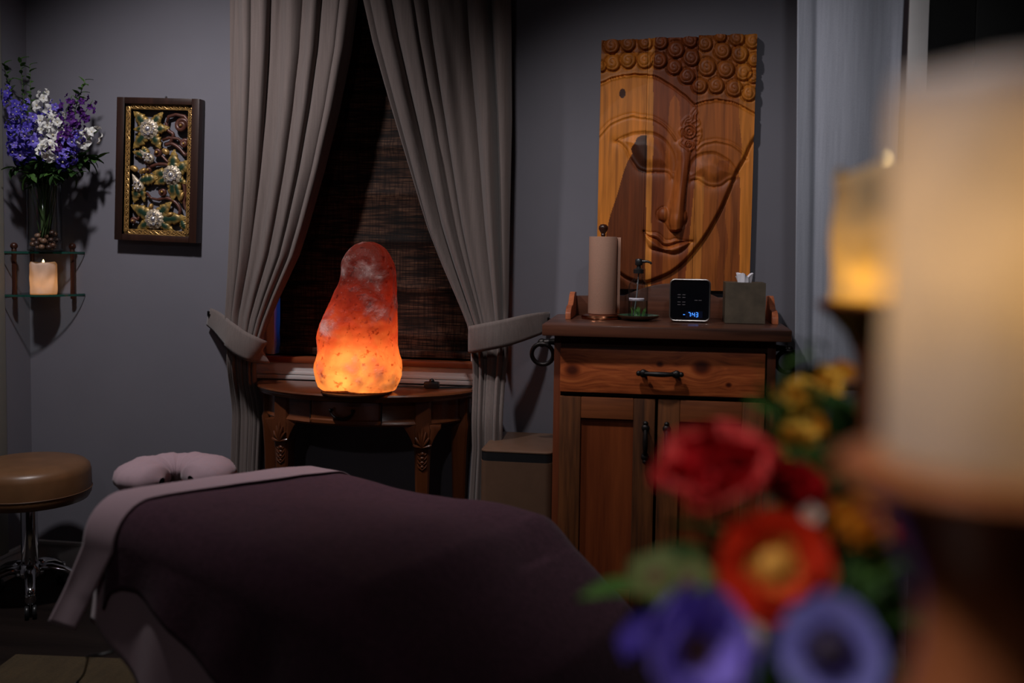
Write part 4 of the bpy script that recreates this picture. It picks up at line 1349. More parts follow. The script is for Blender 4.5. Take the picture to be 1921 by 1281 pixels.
# ------------------------------------------------------------------ framed openwork carving on the left
FC = aty(297, 319, YW - .03)
FU = .304 / 670.0
fr = thing('framed_carving', 'framed gilded openwork flower carving hanging on the grey wall left of the curtains', 'wall carving', (FC.x, YW - .002, FC.z), rot=(0, radians(1.7), 0))


def fu(x, y): return ((x - 370) * FU, (605 - y) * FU)


m = MB()
X0, X1, Y0, Y1 = 35, 705, 62, 1150
D1 = -.042
fw = 62
for (xa, ya), (xb, yb) in (((X0, Y0), (X0 + fw, Y1)), ((X1 - fw, Y0), (X1, Y1)), ((X0 + fw, Y0), (X1 - fw, Y0 + 48)), ((X0 + fw, Y1 - 48), (X1 - fw, Y1))):
    a, c = fu(xa, ya), fu(xb, yb)
    m.span((a[0], D1, c[1]), (c[0], 0, a[1]), .0025)
m.build('frame', M_FRAMEWOOD, fr)
# gilded band with a braided pattern
M_GOLD = plain('worn_gilding', (.42, .24, .075), .38, .55, var=.55, scale=160, bump_=.0015)
M_GOLDDK = plain('dark_gilding', (.10, .055, .018), .5, .4, var=.5, scale=120, bump_=.001)
m = MB(); bx0, bx1, by0, by1, bw_ = 98, 642, 110, 1102, 38
for (xa, ya), (xb, yb) in (((bx0, by0), (bx0 + bw_, by1)), ((bx1 - bw_, by0), (bx1, by1)), ((bx0 + bw_, by0), (bx1 - bw_, by0 + bw_)), ((bx0 + bw_, by1 - bw_), (bx1 - bw_, by1))):
    a, c = fu(xa, ya), fu(xb, yb)
    m.span((a[0], -.028, c[1]), (c[0], -.004, a[1]), .001)
gb_ = m.build('gilded_band', M_GOLDDK, fr)
m = MB()
def braid(p, q, n_):
    for s in (-1, 1):
        pts = []
        for i in range(n_ * 6 + 1):
            t_ = i / (n_ * 6); x, y = lerp(p[0], q[0], t_), lerp(p[1], q[1], t_)
            dx, dy = q[0] - p[0], q[1] - p[1]; l = sqrt(dx * dx + dy * dy)
            o = s * 11 * sin(pi * i / 6 + .2)
            a = fu(x - dy / l * o, y + dx / l * o); pts.append((a[0], -.0285 - .0012 * cos(pi * i / 6) * s, a[1]))
        m.tube(pts, .0021, 6)
    for i in range(n_):
        t_ = (i + .5) / n_; a = fu(lerp(p[0], q[0], t_), lerp(p[1], q[1], t_)); m.ball((a[0], -.029, a[1]), .0026, 8)
    for s in (-1, 1):
        dx, dy = q[0] - p[0], q[1] - p[1]; l = sqrt(dx * dx + dy * dy)
        a, c = fu(p[0] - dy / l * 17 * s, p[1] + dx / l * 17 * s), fu(q[0] - dy / l * 17 * s, q[1] + dx / l * 17 * s)
        m.tube([(a[0], -.0285, a[1]), (c[0], -.0285, c[1])], .0014, 6)
hb_ = bw_ / 2
braid((bx0 + hb_, by0 + hb_), (bx0 + hb_, by1 - hb_), 21); braid((bx1 - hb_, by0 + hb_), (bx1 - hb_, by1 - hb_), 21)
braid((bx0 + bw_, by0 + hb_), (bx1 - bw_, by0 + hb_), 10); braid((bx0 + bw_, by1 - hb_), (bx1 - bw_, by1 - hb_), 10)
m.build('braid', M_GOLD, gb_)
M_MIRROR = plain('mirror_mosaic', (.55, .52, .56), .18, .75, var=.5, scale=220, bump_=.002)
M_PETALGOLD = plain('pale_gilded_petal', (.44, .36, .26), .4, .35, var=.45, scale=140, bump_=.001)
M_SCROLL = plain('red_brown_scroll', (.085, .028, .018), .4, .15, var=.3, scale=60)
M_LEAFPAINT = attr_mat('green_gilded_leaf', .42, None, metal=.3)


def carved_leaf(base, tip, wid, z0=-.016, lobes=4):
    b_, t_ = Vector((*base, 0)), Vector((*tip, 0)); ax = t_ - b_; L_ = ax.length; ax.normalize(); pr = Vector((-ax.y, ax.x, 0))
    m = MB(); m.c = []
    nu_, nv_ = 9, 33
    for j in range(nv_):
        v = j / (nv_ - 1)
        w = wid * (sin(pi * min(1, v * .92 + .08)) ** .7) * (1 - .55 * v)
        tooth = abs(((v * lobes + .02) % 1) - .0)
        w *= 1.0 - .38 * tooth ** 1.5 if v < .97 else .2
        if j == nv_ - 1: w = .5
        for i in range(nu_):
            u = i / (nu_ - 1) * 2 - 1
            p = b_ + ax * (v * L_ + abs(u) * L_ * .10 * (1 - v)) + pr * (u * w)
            a = fu(p.x, p.y)
            zz = z0 - .006 * (1 - u * u) * sin(pi * min(1, v + .1)) - .003 * abs(u) * (1 - abs(u)) * 2 + .0014 * cos(v * lobes * 2 * pi) * abs(u) + .0022 * exp(-(u / .12) ** 2) * -1
            m.v.append((a[0], zz, a[1]))
            g = smooth(.28, .75, abs(u)) if v < .6 else max(smooth(.28, .75, abs(u)), smooth(.6, .85, v))
            g *= .8 + .2 * sin(v * 40)
            m.c.append((lerp(.014, .40, g), lerp(.040, .24, g), lerp(.022, .06, g), 1))
    for j in range(nv_ - 1):
        for i in range(nu_ - 1): m.f.append((j * nu_ + i, j * nu_ + i + 1, (j + 1) * nu_ + i + 1, (j + 1) * nu_ + i))
    m.build('leaf', M_LEAFPAINT, fr, thick=.006, off=0, smooth_deg=180)


for bs_, tp, w in (((275, 290), (148, 160), 62), ((285, 285), (385, 165), 52), ((285, 300), (440, 280), 55), ((285, 300), (372, 440), 62), ((280, 300), (150, 445), 66), ((275, 290), (150, 300), 34),
                   ((478, 640), (485, 445), 66), ((480, 640), (612, 525), 70), ((478, 640), (312, 625), 62), ((478, 650), (330, 710), 48), ((478, 650), (485, 835), 62), ((485, 645), (590, 700), 40), ((490, 660), (555, 850), 42),
                   ((215, 690), (360, 660), 62), ((210, 700), (165, 860), 62), ((215, 700), (250, 850), 34), ((340, 980), (470, 845), 66), ((340, 980), (140, 880), 70), ((345, 985), (612, 960), 64), ((350, 985), (495, 1068), 50), ((330, 985), (195, 1065), 56), ((560, 985), (600, 1062), 44), ((265, 505), (230, 430), 44), ((265, 505), (148, 470), 36)):
    carved_leaf(bs_, tp, w)


def rosette(cx_, cy_, R_):
    c = fu(cx_, cy_); r = R_ * FU
    M = Matrix.Translation((c[0], -.024, c[1]))
    n_ = 14; m = MB()
    def dome(u, v):
        a = 2 * pi * u; rr_ = v * r * (1 + .09 * abs(cos(n_ / 2 * a)) - .05)
        return (rr_ * cos(a), -.012 * (1 - v ** 2) - .0035 * abs(sin(n_ / 2 * a)) * v * (v < .98) - .004 * (1 if .5 < v < .55 else 0), rr_ * sin(a))
    m.grid(96, 14, dome, M, cu=True)
    # scalloped rim beads
    for k in range(n_):
        a = 2 * pi * (k + .5) / n_; m.ball((r * .88 * cos(a), -.001, r * .88 * sin(a)), r * .2, 10, M, (1, .5, 1))
    f = m.build('flower', M_PETALGOLD, fr, smooth_deg=60)
    q = MB()
    for k in range(9):
        a = 2 * pi * k / 9; q.box((r * .56 * cos(a), -.0095, r * .56 * sin(a)), (r * .3, .003, r * .3), .0008, M=M @ Matrix.Rotation(rnd.uniform(-.2, .2), 4, 'X'))
    q.lathe([(.0001, .0165), (r * .18, .0155), (r * .3, .011), (r * .3, .006), (.0001, .006)], 20, M=M @ Matrix.Rotation(pi / 2, 4, 'X'))
    q.build('mirror_inlay', M_MIRROR, f)


for a in ((283, 295, 74), (478, 640, 74), (342, 980, 74)): rosette(*a)


def bud(tip, base, w):
    a, c = Vector((*tip, 0)), Vector((*base, 0)); ax = c - a; L_ = ax.length; ax.normalize(); pr = Vector((-ax.y, ax.x, 0))
    m = MB()
    def pt(u, v):
        ang = 2 * pi * u; ww = w * (v ** .8) * sqrt(max(0, 1 - ((v - .62) / .38) ** 2 if v > .62 else 1))
        p = a + ax * (v * L_) + pr * (cos(ang) * ww)
        q = fu(p.x, p.y); return (q[0], -.022 - .013 * max(0, sin(ang)) * min(1, ww / w + .1) + .004 * max(0, -sin(ang)), q[1])
    m.grid(24, 18, pt, cu=True)
    f = m.build('bud', M_PETALGOLD, fr, smooth_deg=180)
    q = MB(); b_ = a + ax * (L_ * .66)
    for k in range(6):
        g = fu(b_.x + 30 * cos(k * 1.05) * w / 60, b_.y + 30 * sin(k * 1.05) * w / 60); q.ball((g[0], -.034, g[1]), .0045, 8)
    q.build('mirror_inlay', M_MIRROR, f)


bud((205, 452), (318, 545), 52); bud((150, 640), (228, 775), 54)


def spiral(cx_, cy_, R_, turns, a0, tail, w=15):
    pts = []; n_ = int(turns * 18)
    for i in range(n_ + 1):
        t_ = i / n_; a = a0 + turns * 2 * pi * (1 - t_); r = R_ * (1 - .9 * t_)
        q = fu(cx_ + r * cos(a), cy_ + r * sin(a)); pts.append((q[0], -.018 - .010 * t_, q[1]))
    tl = [(*fu(x, y), ) for x, y in tail]
    pts = [(x, -.015, z) for x, z in tl] + pts
    n2 = len(pts); m = MB()
    m.tube(pts, [FU * w * (.75 + .35 * sin(pi * i / (n2 - 1))) for i in range(n2)], 9)
    s = m.build('scroll', M_SCROLL, fr, smooth_deg=180)
    q = fu(cx_, cy_); MB().ball((q[0], -.030, q[1]), FU * 11, 10).build('gilded_eye', M_GOLD, s)


spiral(545, 262, 50, 1.6, 2.0, [(420, 240), (430, 195), (490, 178), (560, 190), (600, 235), (590, 290)], 17)
spiral(572, 398, 32, 1.4, 3.3, [(385, 375), (440, 355), (510, 360), (545, 385)], 15)
spiral(355, 470, 30, 1.4, .6, [(460, 560), (420, 530), (390, 500)], 13)
spiral(405, 770, 30, 1.4, 1.4, [(265, 780), (300, 820), (360, 830), (410, 815)], 13)
spiral(170, 1000, 25, 1.3, 4.4, [(215, 960), (200, 975)], 12)
spiral(285, 605, 22, 1.2, 2.2, [(200, 610), (240, 630), (280, 630)], 11)
for pth in ([(245, 545), (290, 575), (350, 560), (420, 560), (470, 580)], [(410, 410), (460, 400), (520, 430), (570, 480), (595, 470)], [(410, 240), (430, 300), (470, 330), (450, 390)], [(360, 830), (430, 815), (500, 845), (540, 900), (525, 950)], [(590, 700), (600, 760), (570, 830), (590, 900)], [(560, 690), (575, 760), (560, 800)]):
    MB().tube([(*(lambda q: (q[0], -.014, q[1]))(fu(*p)),) for p in [tuple(x) for x in cr_line(pth, 6)]], FU * 14, 8).build('vine', M_SCROLL, fr, smooth_deg=180)
m_ = 0
for cx_, cy_, rx, ry, an in ((420, 462, 34, 24, .5), (165, 600, 36, 24, .4), (235, 615, 34, 20, -.6), (465, 940, 30, 18, -.4), (310, 885, 18, 26, .2), (560, 800, 16, 40, .3)):
    q = fu(cx_, cy_)
    MB().ball((0, 0, 0), 1, 14, Matrix.Translation((q[0], -.022, q[1])) @ Matrix.Rotation(an, 4, 'Y'), (rx * FU, .009, ry * FU)).build('gilded_bud', M_GOLD, fr, smooth_deg=180)
q = fu(395, 50)
MB().ball((q[0], -.006, q[1] + .002), .0042, 12).build('nail', M_CHROME, fr, label='shiny nail head')

# ------------------------------------------------------------------ glass corner shelf
zs1, zs2 = aty(80, 472, 3.15).z, aty(80, 553, 3.15).z
cs = thing('corner_shelf', 'two-tier glass corner shelf with dark ball-topped posts in the left corner', 'shelf', (XL + .003, YW - .003, zs2))
RX, RY = .215, .165
for z in (zs1, zs2):
    n = 28; vs = [(0, 0)] + [(RX * cos(pi / 2 * i / n), -RY * sin(pi / 2 * i / n)) for i in range(n + 1)]
    k = len(vs); zz = z - zs2
    V = [(x, y, zz - .007) for x, y in vs] + [(x, y, zz) for x, y in vs]
    g = MB().add(V, [tuple(range(k)), tuple(reversed(range(k, 2 * k)))]).build('glass_shelf', M_SHELFGLASS, cs)
    m = MB()
    m.add(V, [(i, k + i, k + (i + 1) % k, (i + 1) % k) for i in range(k)]); m.build('shelf_edge', M_GLASSEDGE, g, label='green polished glass edge')
for i, (x, y) in enumerate(((.030, -.128), (.185, -.028), (.028, -.026))):
    m = MB(); zu = zs1 - zs2
    m.lathe([(.0001, -.018), (.007, -.018), (.0085, -.012), (.007, -.004), (.0085, .002), (.0075, .03), (.0075, zu - .03), (.0085, zu - .01), (.0085, zu + .006), (.007, zu + .009)] , 18, (x, y, 0))
    po = m.build('post', M_BALL, cs)
    if i < 2: MB().ball((x, y, zu + .018), .0125, 18).build('ball_finial', M_BALL, po)
    else: MB().lathe([(.006, 0), (.009, .003), (.0001, .008)], 14, (x, y, zu + .006)).build('cap', M_BALL, po)

# candle on the lower shelf
c0_ = aty(82, 545, 3.185); cx_, cy_ = c0_.x, 3.185


def candle_wax(r, h, wav, rough, n=64, nz=26, seed=0, dip=.006, lean=0):
    """wax pillar with a wavy melted rim, drips down the side and a hollow top; one closed shell"""
    vs = []; m = MB()
    rings = []
    for j in range(nz):
        v = j / (nz - 1); rings.append((1.0, v))
    for s in (.94, .86, .6, .3): rings.append((s, None))
    for k, (s, v) in enumerate(rings):
        for i in range(n):
            a = 2 * pi * i / n
            top = h + wav * (noise.noise(Vector((cos(a) * 1.5 + seed, sin(a) * 1.5, 3))) * 1.4 + .3 * sin(3 * a + seed))
            rr_ = r * (1 + rough * noise.noise(Vector((cos(a) * 2.2, sin(a) * 2.2 + seed, (v if v is not None else 1) * h / r * 1.2))))
            if v is not None:
                z = top * v
                if v > .93: rr_ *= 1 - .06 * ((v - .93) / .07) ** 2
                if v < .03: rr_ *= .985
            else:
                z = top - dip * (1 - s) ** .5 * 1.6 - (.0 if s > .9 else dip * .5); rr_ *= s
            vs.append((rr_ * cos(a), rr_ * sin(a), z))
    fs = []
    for j in range(len(rings) - 1):
        for i in range(n):
            k = (i + 1) % n; fs.append((j * n + i, j * n + k, (j + 1) * n + k, (j + 1) * n + i))
    fs.append(tuple(reversed(range(n)))); fs.append(tuple(range((len(rings) - 1) * n, len(rings) * n)))
    return m.add(vs, fs)


M_FLAME = emit('led_flame_glow', (1, .72, .34), 3.5)


def flame(h, r, z):
    return MB().lathe([(.0001, z - .004), (r * .6, z - .003), (r, z + h * .3), (r * .75, z + h * .6), (r * .3, z + h * .88), (.0001, z + h)], 16)


cd_ = thing('candle', 'short white wax candle with glowing middle on the lower glass shelf', 'candle', (cx_, cy_, zs2 + .0008))
wd = aty(103.5, 520, cy_).x - aty(60.5, 520, cy_).x; hc_ = aty(82, 492, cy_).z - zs2
candle_wax(wd / 2, hc_, .004, .07, seed=2).build('wax', M_WAXWHITE, cd_, smooth_deg=180)
flame(.013, .004, hc_ - .003).build('flame', M_FLAME, cd_)
point('shelf_candle_light', (cx_, cy_, zs2 + hc_ * .36), .055, (1, .58, .22), .008)

# ------------------------------------------------------------------ vase, pebbles and the bouquet
vx, vy = aty(84, 465, 3.17).x, 3.17
vz = zs1 + .0008
vh = aty(84, 345, vy).z - zs1; vr = (aty(112, 420, vy).x - aty(56, 420, vy).x) / 2
va = thing('glass_vase', 'clear cylinder glass vase of delphiniums on the upper glass shelf', 'vase', (vx, vy, vz))
MB().lathe([(.0001, .002), (vr - .002, .002), (vr - .0005, .004), (vr, .008), (vr, vh - .002), (vr - .001, vh)], 48, caps=False).build('vase_wall', M_GLASS, va, smooth_deg=60)
MB().lathe([(vr - .0003, vh - .002), (vr + .0006, vh - .001), (vr + .0006, vh + .001), (vr - .0012, vh + .001), (vr - .0003, vh - .002)], 48, caps=False).build('vase_rim', thin_glass('rim_glass', (.75, .8, .8), .1), va)
MB().lathe([(.0001, .0026), (vr - .003, .0026), (vr - .003, .0055), (.0001, .0055)], 40).build('vase_bottom', thin_glass('bottom_glass', (.55, .65, .6), .1), va)
M_STONE = [plain('brown_stone', (.10, .045, .025), .35, var=.4, scale=60), plain('dark_brown_stone', (.045, .022, .015), .35, var=.4, scale=60), plain('tan_stone', (.16, .085, .05), .4, var=.3, scale=60)]
sr = random.Random(4); placed = []
tries = 0
zcur = .006
while len(placed) < 30 and tries < 6000:
    tries += 1
    r = sr.uniform(.0085, .0115); lim = vr - .004 - r
    a, q = sr.uniform(0, 2 * pi), lim * sqrt(sr.random())
    x, y = q * cos(a), q * sin(a); z = .006 + r * .85
    while True:
        hit = [p for p in placed if (p[0] - x) ** 2 + (p[1] - y) ** 2 + (p[2] - z) ** 2 < ((p[3] + r) * .93) ** 2]
        if not hit: break
        z += .002
    if z < .066: placed.append((x, y, z, r))
for i, (x, y, z, r) in enumerate(placed):
    m = MB().ball((0, 0, 0), r, 14)
    for k in range(len(m.v)):
        p = Vector(m.v[k]); p *= 1 + .14 * noise.noise(p * 90 + Vector((i, 0, 0))); m.v[k] = (p.x * 1.0, p.y * 1.0, p.z * .85)
    o = m.build('pebble', M_STONE[i % 3], None, loc=(vx + x, vy + y, vz + z), smooth_deg=180)
    tag(o, 'brown pebble in the foot of the glass vase on the corner shelf', 'pebble', 'pebbles in the glass vase')

# florets: shared meshes, five pointed petals
def floret_mesh(name, R_, mat, eye, n=5, point_=.6, cup=.35):
    m = MB()
    for k in range(n):
        M = Matrix.Rotation(2 * pi * k / n + rnd.uniform(-.12, .12), 4, 'Z') @ Matrix.Rotation(rnd.uniform(-.15, .15), 4, 'Y')
        def pt(u, v):
            s = u * 2 - 1; w = R_ * .46 * sin(pi * min(1, v ** point_ * .97 + .03)) ** .8
            return (s * w, R_ * (.06 + .94 * v), R_ * (cup * (1 - (1 - v) ** 2) * .7 - .25 * v ** 3 + .22 * s * s * sin(pi * v)))
        m.grid(5, 7, pt, M)
    me = m.mesh(name, 180); me.materials.append(mat); me.materials.append(eye)
    b = MB().ball((0, 0, R_ * .1), R_ * .16, 8)
    off = len(me.vertices)
    bm_ = bmesh.new(); bm_.from_mesh(me)
    vs = [bm_.verts.new(p) for p in b.v]
    for f in b.f:
        try:
            q = bm_.faces.new([vs[i] for i in f]); q.material_index = 1; q.smooth = True
        except ValueError: pass
    bm_.to_mesh(me); bm_.free()
    return me


def leaf_mesh(name, L_, W_, mat, bend=.3, fold=.25):
    m = MB()
    m.grid(5, 9, lambda u, v: ((u * 2 - 1) * W_ * sin(pi * min(1, v * .95 + .05)) ** .85 * (1 - .25 * v), L_ * v, -bend * L_ * v * v + fold * W_ * abs(u * 2 - 1) + .0))
    me = m.mesh(name, 180); me.materials.append(mat); return me


P_BLUE = petal_mat('blue_violet_petal', (.065, .045, .38), (.17, .13, .68))
P_LILAC = petal_mat('lilac_petal', (.13, .09, .48), (.27, .22, .72))
P_PURPLE = petal_mat('dark_purple_petal', (.06, .015, .14), (.17, .045, .30))
P_WHITE = petal_mat('white_petal', (.74, .73, .68), (.88, .87, .84))
P_EYEW = plain('pale_floret_eye', (.5, .45, .3), .6)
P_EYED = plain('dark_floret_eye', (.05, .03, .05), .6)
FL = {'blue': [floret_mesh('floret', .0225, P_BLUE, P_EYEW), floret_mesh('floret', .020, P_LILAC, P_EYEW)],
      'purple': [floret_mesh('floret', .019, P_PURPLE, P_EYED), floret_mesh('floret', .017, P_PURPLE, P_EYED, cup=.6)],
      'white': [floret_mesh('floret', .025, P_WHITE, P_EYEW, point_=.8), floret_mesh('floret', .021, P_WHITE, P_EYEW, point_=.8)],
      'lilac': [floret_mesh('floret', .021, P_LILAC, P_EYEW), floret_mesh('floret', .019, P_BLUE, P_EYEW)]}
LEAFS = [leaf_mesh('leaf', .045, .012, M_LEAF), leaf_mesh('leaf', .036, .010, M_LEAFDARK, .5), leaf_mesh('leaf', .055, .016, M_LEAFDARK, .4)]


def aim(v, roll=0):
    """rotation that turns local +Z to v"""
    q = Vector(v).normalized().to_track_quat('Z', 'Y')
    return (q.to_matrix() @ Matrix.Rotation(roll, 3, 'Z')).to_euler()


def aim_y(v, roll=0):
    q = Vector(v).normalized().to_track_quat('Y', 'Z')
    return (q.to_matrix() @ Matrix.Rotation(roll, 3, 'Y')).to_euler()


def flower_stem(kind, tip_px, depth, n, span, label, group, spread=.024, first=0):
    """a stem from the pebbles to its tip, florets along the top of it"""
    tip = aty(tip_px[0], tip_px[1], depth)
    a = rnd.uniform(0, 2 * pi); base = Vector((vx + .010 * cos(a), vy + .010 * sin(a), vz + .045))
    mouth = Vector((vx + (tip.x - vx) * .12, vy + (tip.y - vy) * .12, vz + vh))
    lim = vr - .006
    d = Vector((mouth.x - vx, mouth.y - vy)); 
    if d.length > lim: d = d.normalized() * lim; mouth.x, mouth.y = vx + d.x, vy + d.y
    root = thing('delphinium', label, 'flower', base, group=group)
    ctrl = [base, base.lerp(mouth, .55), mouth, mouth.lerp(tip, .5) + Vector((0, 0, .02)), tip]
    path = []
    for i in range(len(ctrl) - 1):
        p0, p1, p2, p3 = ctrl[max(i - 1, 0)], ctrl[i], ctrl[i + 1], ctrl[min(i + 2, len(ctrl) - 1)]
        for k in range(8):
            t_ = k / 8; path.append(.5 * ((2 * p1) + (p2 - p0) * t_ + (2 * p0 - 5 * p1 + 4 * p2 - p3) * t_ * t_ + (3 * p1 - p0 - 3 * p2 + p3) * t_ ** 3))
    path.append(tip)
    m = MB(); m.tube([p - base for p in path], [lerp(.0026, .0012, i / (len(path) - 1)) for i in range(len(path))], 7)
    m.build('stem', M_STEM, root, smooth_deg=180)
    def along(t_): k = t_ * (len(path) - 1); i = min(int(k), len(path) - 2); return path[i].lerp(path[i + 1], k - i), (path[i + 1] - path[i]).normalized()
    L_ = sum((path[i + 1] - path[i]).length for i in range(len(path) - 1))
    for k in range(n):
        t_ = 1 - span / L_ * (k + .3) / n; p, tg = along(t_)
        a = k * 2.4 + rnd.uniform(-.4, .4)
        x = tg.orthogonal().normalized(); y = tg.cross(x); out = x * cos(a) + y * sin(a)
        # bloom towards the room rather than into the wall
        out = (out + Vector((.0, -.55, .1))).normalized()
        size = lerp(.55, 1.05, min(1, k / (n * .5)))
        dist_ = spread * lerp(.45, 1, min(1, k / (n * .4)))
        q = p + out * dist_
        if q.y > YW - .02: q.y = YW - .02
        if q.x < XL + .02: q.x = XL + .02
        me = FL[kind][0 if rnd.random() < .6 else 1]
        link_mesh('floret', me, root, q - base, aim(out + tg * .15, rnd.uniform(0, 6)), (size,) * 3)
    for k in range(3):
        t_ = 1 - (span + .02 + .03 * k) / L_
        if t_ < .45: break
        p, tg = along(t_); a = rnd.uniform(0, 6.28); x = tg.orthogonal().normalized(); y = tg.cross(x)
        out = x * cos(a) + y * sin(a) + Vector((0, -.3, 0))
        if p.y + out.y * .05 > YW - .01: out.y = -abs(out.y)
        link_mesh('leaf', rnd.choice(LEAFS), root, p - base, aim_y(out + tg * .4, rnd.uniform(-.5, .5)), (rnd.uniform(.8, 1.2),) * 3)
    return root


for args in [('blue', (10, 165), 3.10, 16, .20, 'blue-violet delphinium at the far left of the bouquet', None),
             ('blue', (28, 200), 3.08, 15, .18, 'blue-violet delphinium spike low on the left side of the bouquet', 'blue delphiniums on the left'),
             ('lilac', (46, 190), 3.05, 15, .18, 'blue-violet delphinium spike low on the left side of the bouquet', 'blue delphiniums on the left'),
             ('blue', (18, 232), 3.03, 13, .14, 'blue-violet delphinium spike low on the left side of the bouquet', 'blue delphiniums on the left'),
             ('blue', (52, 262), 3.06, 12, .12, 'blue-violet delphinium bloom just above the left rim of the vase', None),
             ('white', (82, 172), 3.11, 10, .13, 'tallest white delphinium in the middle of the bouquet', None),
             ('white', (92, 222), 3.05, 12, .155, 'large white delphinium at the front centre of the bouquet', None),
             ('lilac', (106, 190), 3.13, 10, .12, 'lilac delphinium behind the white blooms in the bouquet', None),
             ('white', (112, 215), 3.10, 7, .10, 'small white delphinium between the white and purple blooms', None),
             ('purple', (135, 178), 3.12, 14, .17, 'dark purple delphinium spike on the right side of the bouquet', 'purple delphiniums on the right'),
             ('purple', (158, 178), 3.13, 15, .18, 'dark purple delphinium spike on the right side of the bouquet', 'purple delphiniums on the right'),
             ('purple', (174, 188), 3.16, 12, .15, 'dark purple delphinium spike on the right side of the bouquet', 'purple delphiniums on the right'),
             ('lilac', (152, 252), 3.07, 11, .11, 'blue-violet delphinium low on the right side of the bouquet', None),
             ('white', (184, 245), 3.12, 6, .09, 'pale delphinium sticking out at the far right of the bouquet', None),
             ('purple', (118, 262), 3.09, 10, .11, 'dark purple delphinium under the white blooms at the centre', None),
             ('blue', (20, 272), 3.02, 10, .10, 'blue-violet delphinium bloom lowest on the left, over the shelf end', None),
             ('lilac', (44, 240), 3.0, 12, .13, 'blue-violet delphinium spike low on the left side of the bouquet', 'blue delphiniums on the left'),
             ('white', (90, 275), 3.0, 8, .08, 'white delphinium lowest at the front, just over the vase', None),
             ('purple', (140, 240), 3.06, 13, .13, 'dark purple delphinium spike on the right side of the bouquet', 'purple delphiniums on the right'),
             ('blue', (135, 292), 3.05, 8, .08, 'blue delphinium lowest on the right over the vase rim', None),
             ('lilac', (74, 205), 3.14, 10, .13, 'lilac delphinium between the blue and the white blooms', None)]:
    flower_stem(*args[:5], *args[5:])


def leafy(tip_px, depth, n, span, label, group, big=1.0, me=None):
    tip = aty(tip_px[0], tip_px[1], depth); a = rnd.uniform(0, 6.28)
    base = Vector((vx + .014 * cos(a), vy + .014 * sin(a), vz + .05))
    mouth = Vector((vx, vy, vz + vh)) + Vector((tip.x - vx, tip.y - vy, 0)).normalized() * min(vr - .008, .9 * Vector((tip.x - vx, tip.y - vy, 0)).length + .001)
    root = thing('leafy_branch', label, 'foliage', base, group=group)
    path = []
    for i in range(17):
        t_ = i / 16
        p = (1 - t_) ** 2 * mouth + 2 * t_ * (1 - t_) * (mouth.lerp(tip, .5) + Vector((0, 0, .05 * big))) + t_ * t_ * tip; path.append(p)
    m = MB(); m.tube([base - base, base.lerp(mouth, .5) - base] + [p - base for p in path], [.0022] * 8 + [.0014] * 11, 6); m.build('stem', M_STEM, root, smooth_deg=180)
    L_ = sum((path[i + 1] - path[i]).length for i in range(16))
    for k in range(n):
        t_ = max(.08, 1 - span / L_ * k / n); q = t_ * 16; i = min(int(q), 15); p = path[i].lerp(path[i + 1], q - i); tg = (path[i + 1] - path[i]).normalized()
        a = k * 2.6 + rnd.uniform(-.4, .4); x = tg.orthogonal().normalized(); y = tg.cross(x)
        out = (x * cos(a) + y * sin(a)) * 1.0 + tg * .7 + Vector((0, -.1, 0))
        if p.y + out.y * .06 > YW - .008: out.y = -.1
        if p.x + out.x * .06 < XL + .008: out.x = .1
        link_mesh('leaf', me or rnd.choice(LEAFS), root, p - base, aim_y(out, rnd.uniform(-.4, .4)), (rnd.uniform(.75, 1.15) * big,) * 3)
    return root


for tp, dp in (((8, 120), 3.14), ((38, 112), 3.16), ((56, 122), 3.13)):
    leafy(tp, dp, 16, .22, 'tall thin leafy sprig rising over the left of the bouquet', 'tall sprigs over the bouquet', .62, LEAFS[0])
leafy((160, 150), 3.12, 12, .13, 'leafy sprig tip rising over the purple delphiniums', None, .65, LEAFS[0])
for tp, dp in (((22, 318), 3.06), ((50, 332), 3.04), ((75, 305), 3.05), ((100, 330), 3.04), ((122, 316), 3.07), ((145, 325), 3.10), ((165, 295), 3.14), ((180, 300), 3.17), ((60, 300), 3.2), ((110, 300), 3.2)):
    leafy(tp, dp, 13, .11, 'dark green leafy branch spilling over the vase rim under the blooms', 'foliage at the vase rim', .95)

# ------------------------------------------------------------------ stool
sx_, sy_ = -2.035, 2.955
stl = thing('stool', 'round tan leather rolling stool with a chrome column at the left wall', 'stool', (sx_, sy_, 0))
zs0, zs_1 = aty(60, 952, sy_ - .06).z, aty(60, 863, sy_ + .02).z
SR = .192
m = MB().lathe([(.0001, zs0 + .012), (SR * .86, zs0 + .008), (SR * .95, zs0 + .012), (SR * .995, zs0 + .028), (SR, zs0 + .042), (SR * .992, zs_1 - .035), (SR * .97, zs_1 - .018), (SR * .9, zs_1 - .006), (SR * .75, zs_1 + .002), (SR * .4, zs_1 + .007), (.0001, zs_1 + .008)], 64)
seat = m.build('seat', M_LEATHER, stl, smooth_deg=180)
m = MB().tube([(SR * 1.001 * cos(2 * pi * i / 60), SR * 1.001 * sin(2 * pi * i / 60), zs0 + .044) for i in range(60)], .0022, 6, closed=True)
m.build('seam', plain('dark_tan_seam', (.10, .045, .02), .5), seat)
MB().lathe([(.0001, zs0 - .004), (.085, zs0 - .004), (.09, zs0 + .012), (.0001, zs0 + .012)], 32).build('seat_plate', M_BLACK, stl)
MB().lathe([(.014, zs0 - .03), (.02, zs0 - .03), (.02, zs0 - .002), (.014, zs0 - .002)], 24, caps=False).lathe([(.013, .13), (.013, zs0 - .001)], 20).build('gas_spring', M_BLACK, stl)
MB().lathe([(.0245, .12), (.026, .125), (.026, zs0 - .022), (.024, zs0 - .018), (.0135, zs0 - .018)], 32, caps=False).build('column', M_CHROME, stl)
MB().tube([(-.02, 0, zs0 - .006), (-.09, -.05, zs0 - .012), (-.13, -.075, zs0 - .010)], [.004, .004, .005], 8).build('lever', M_BLACK, stl)
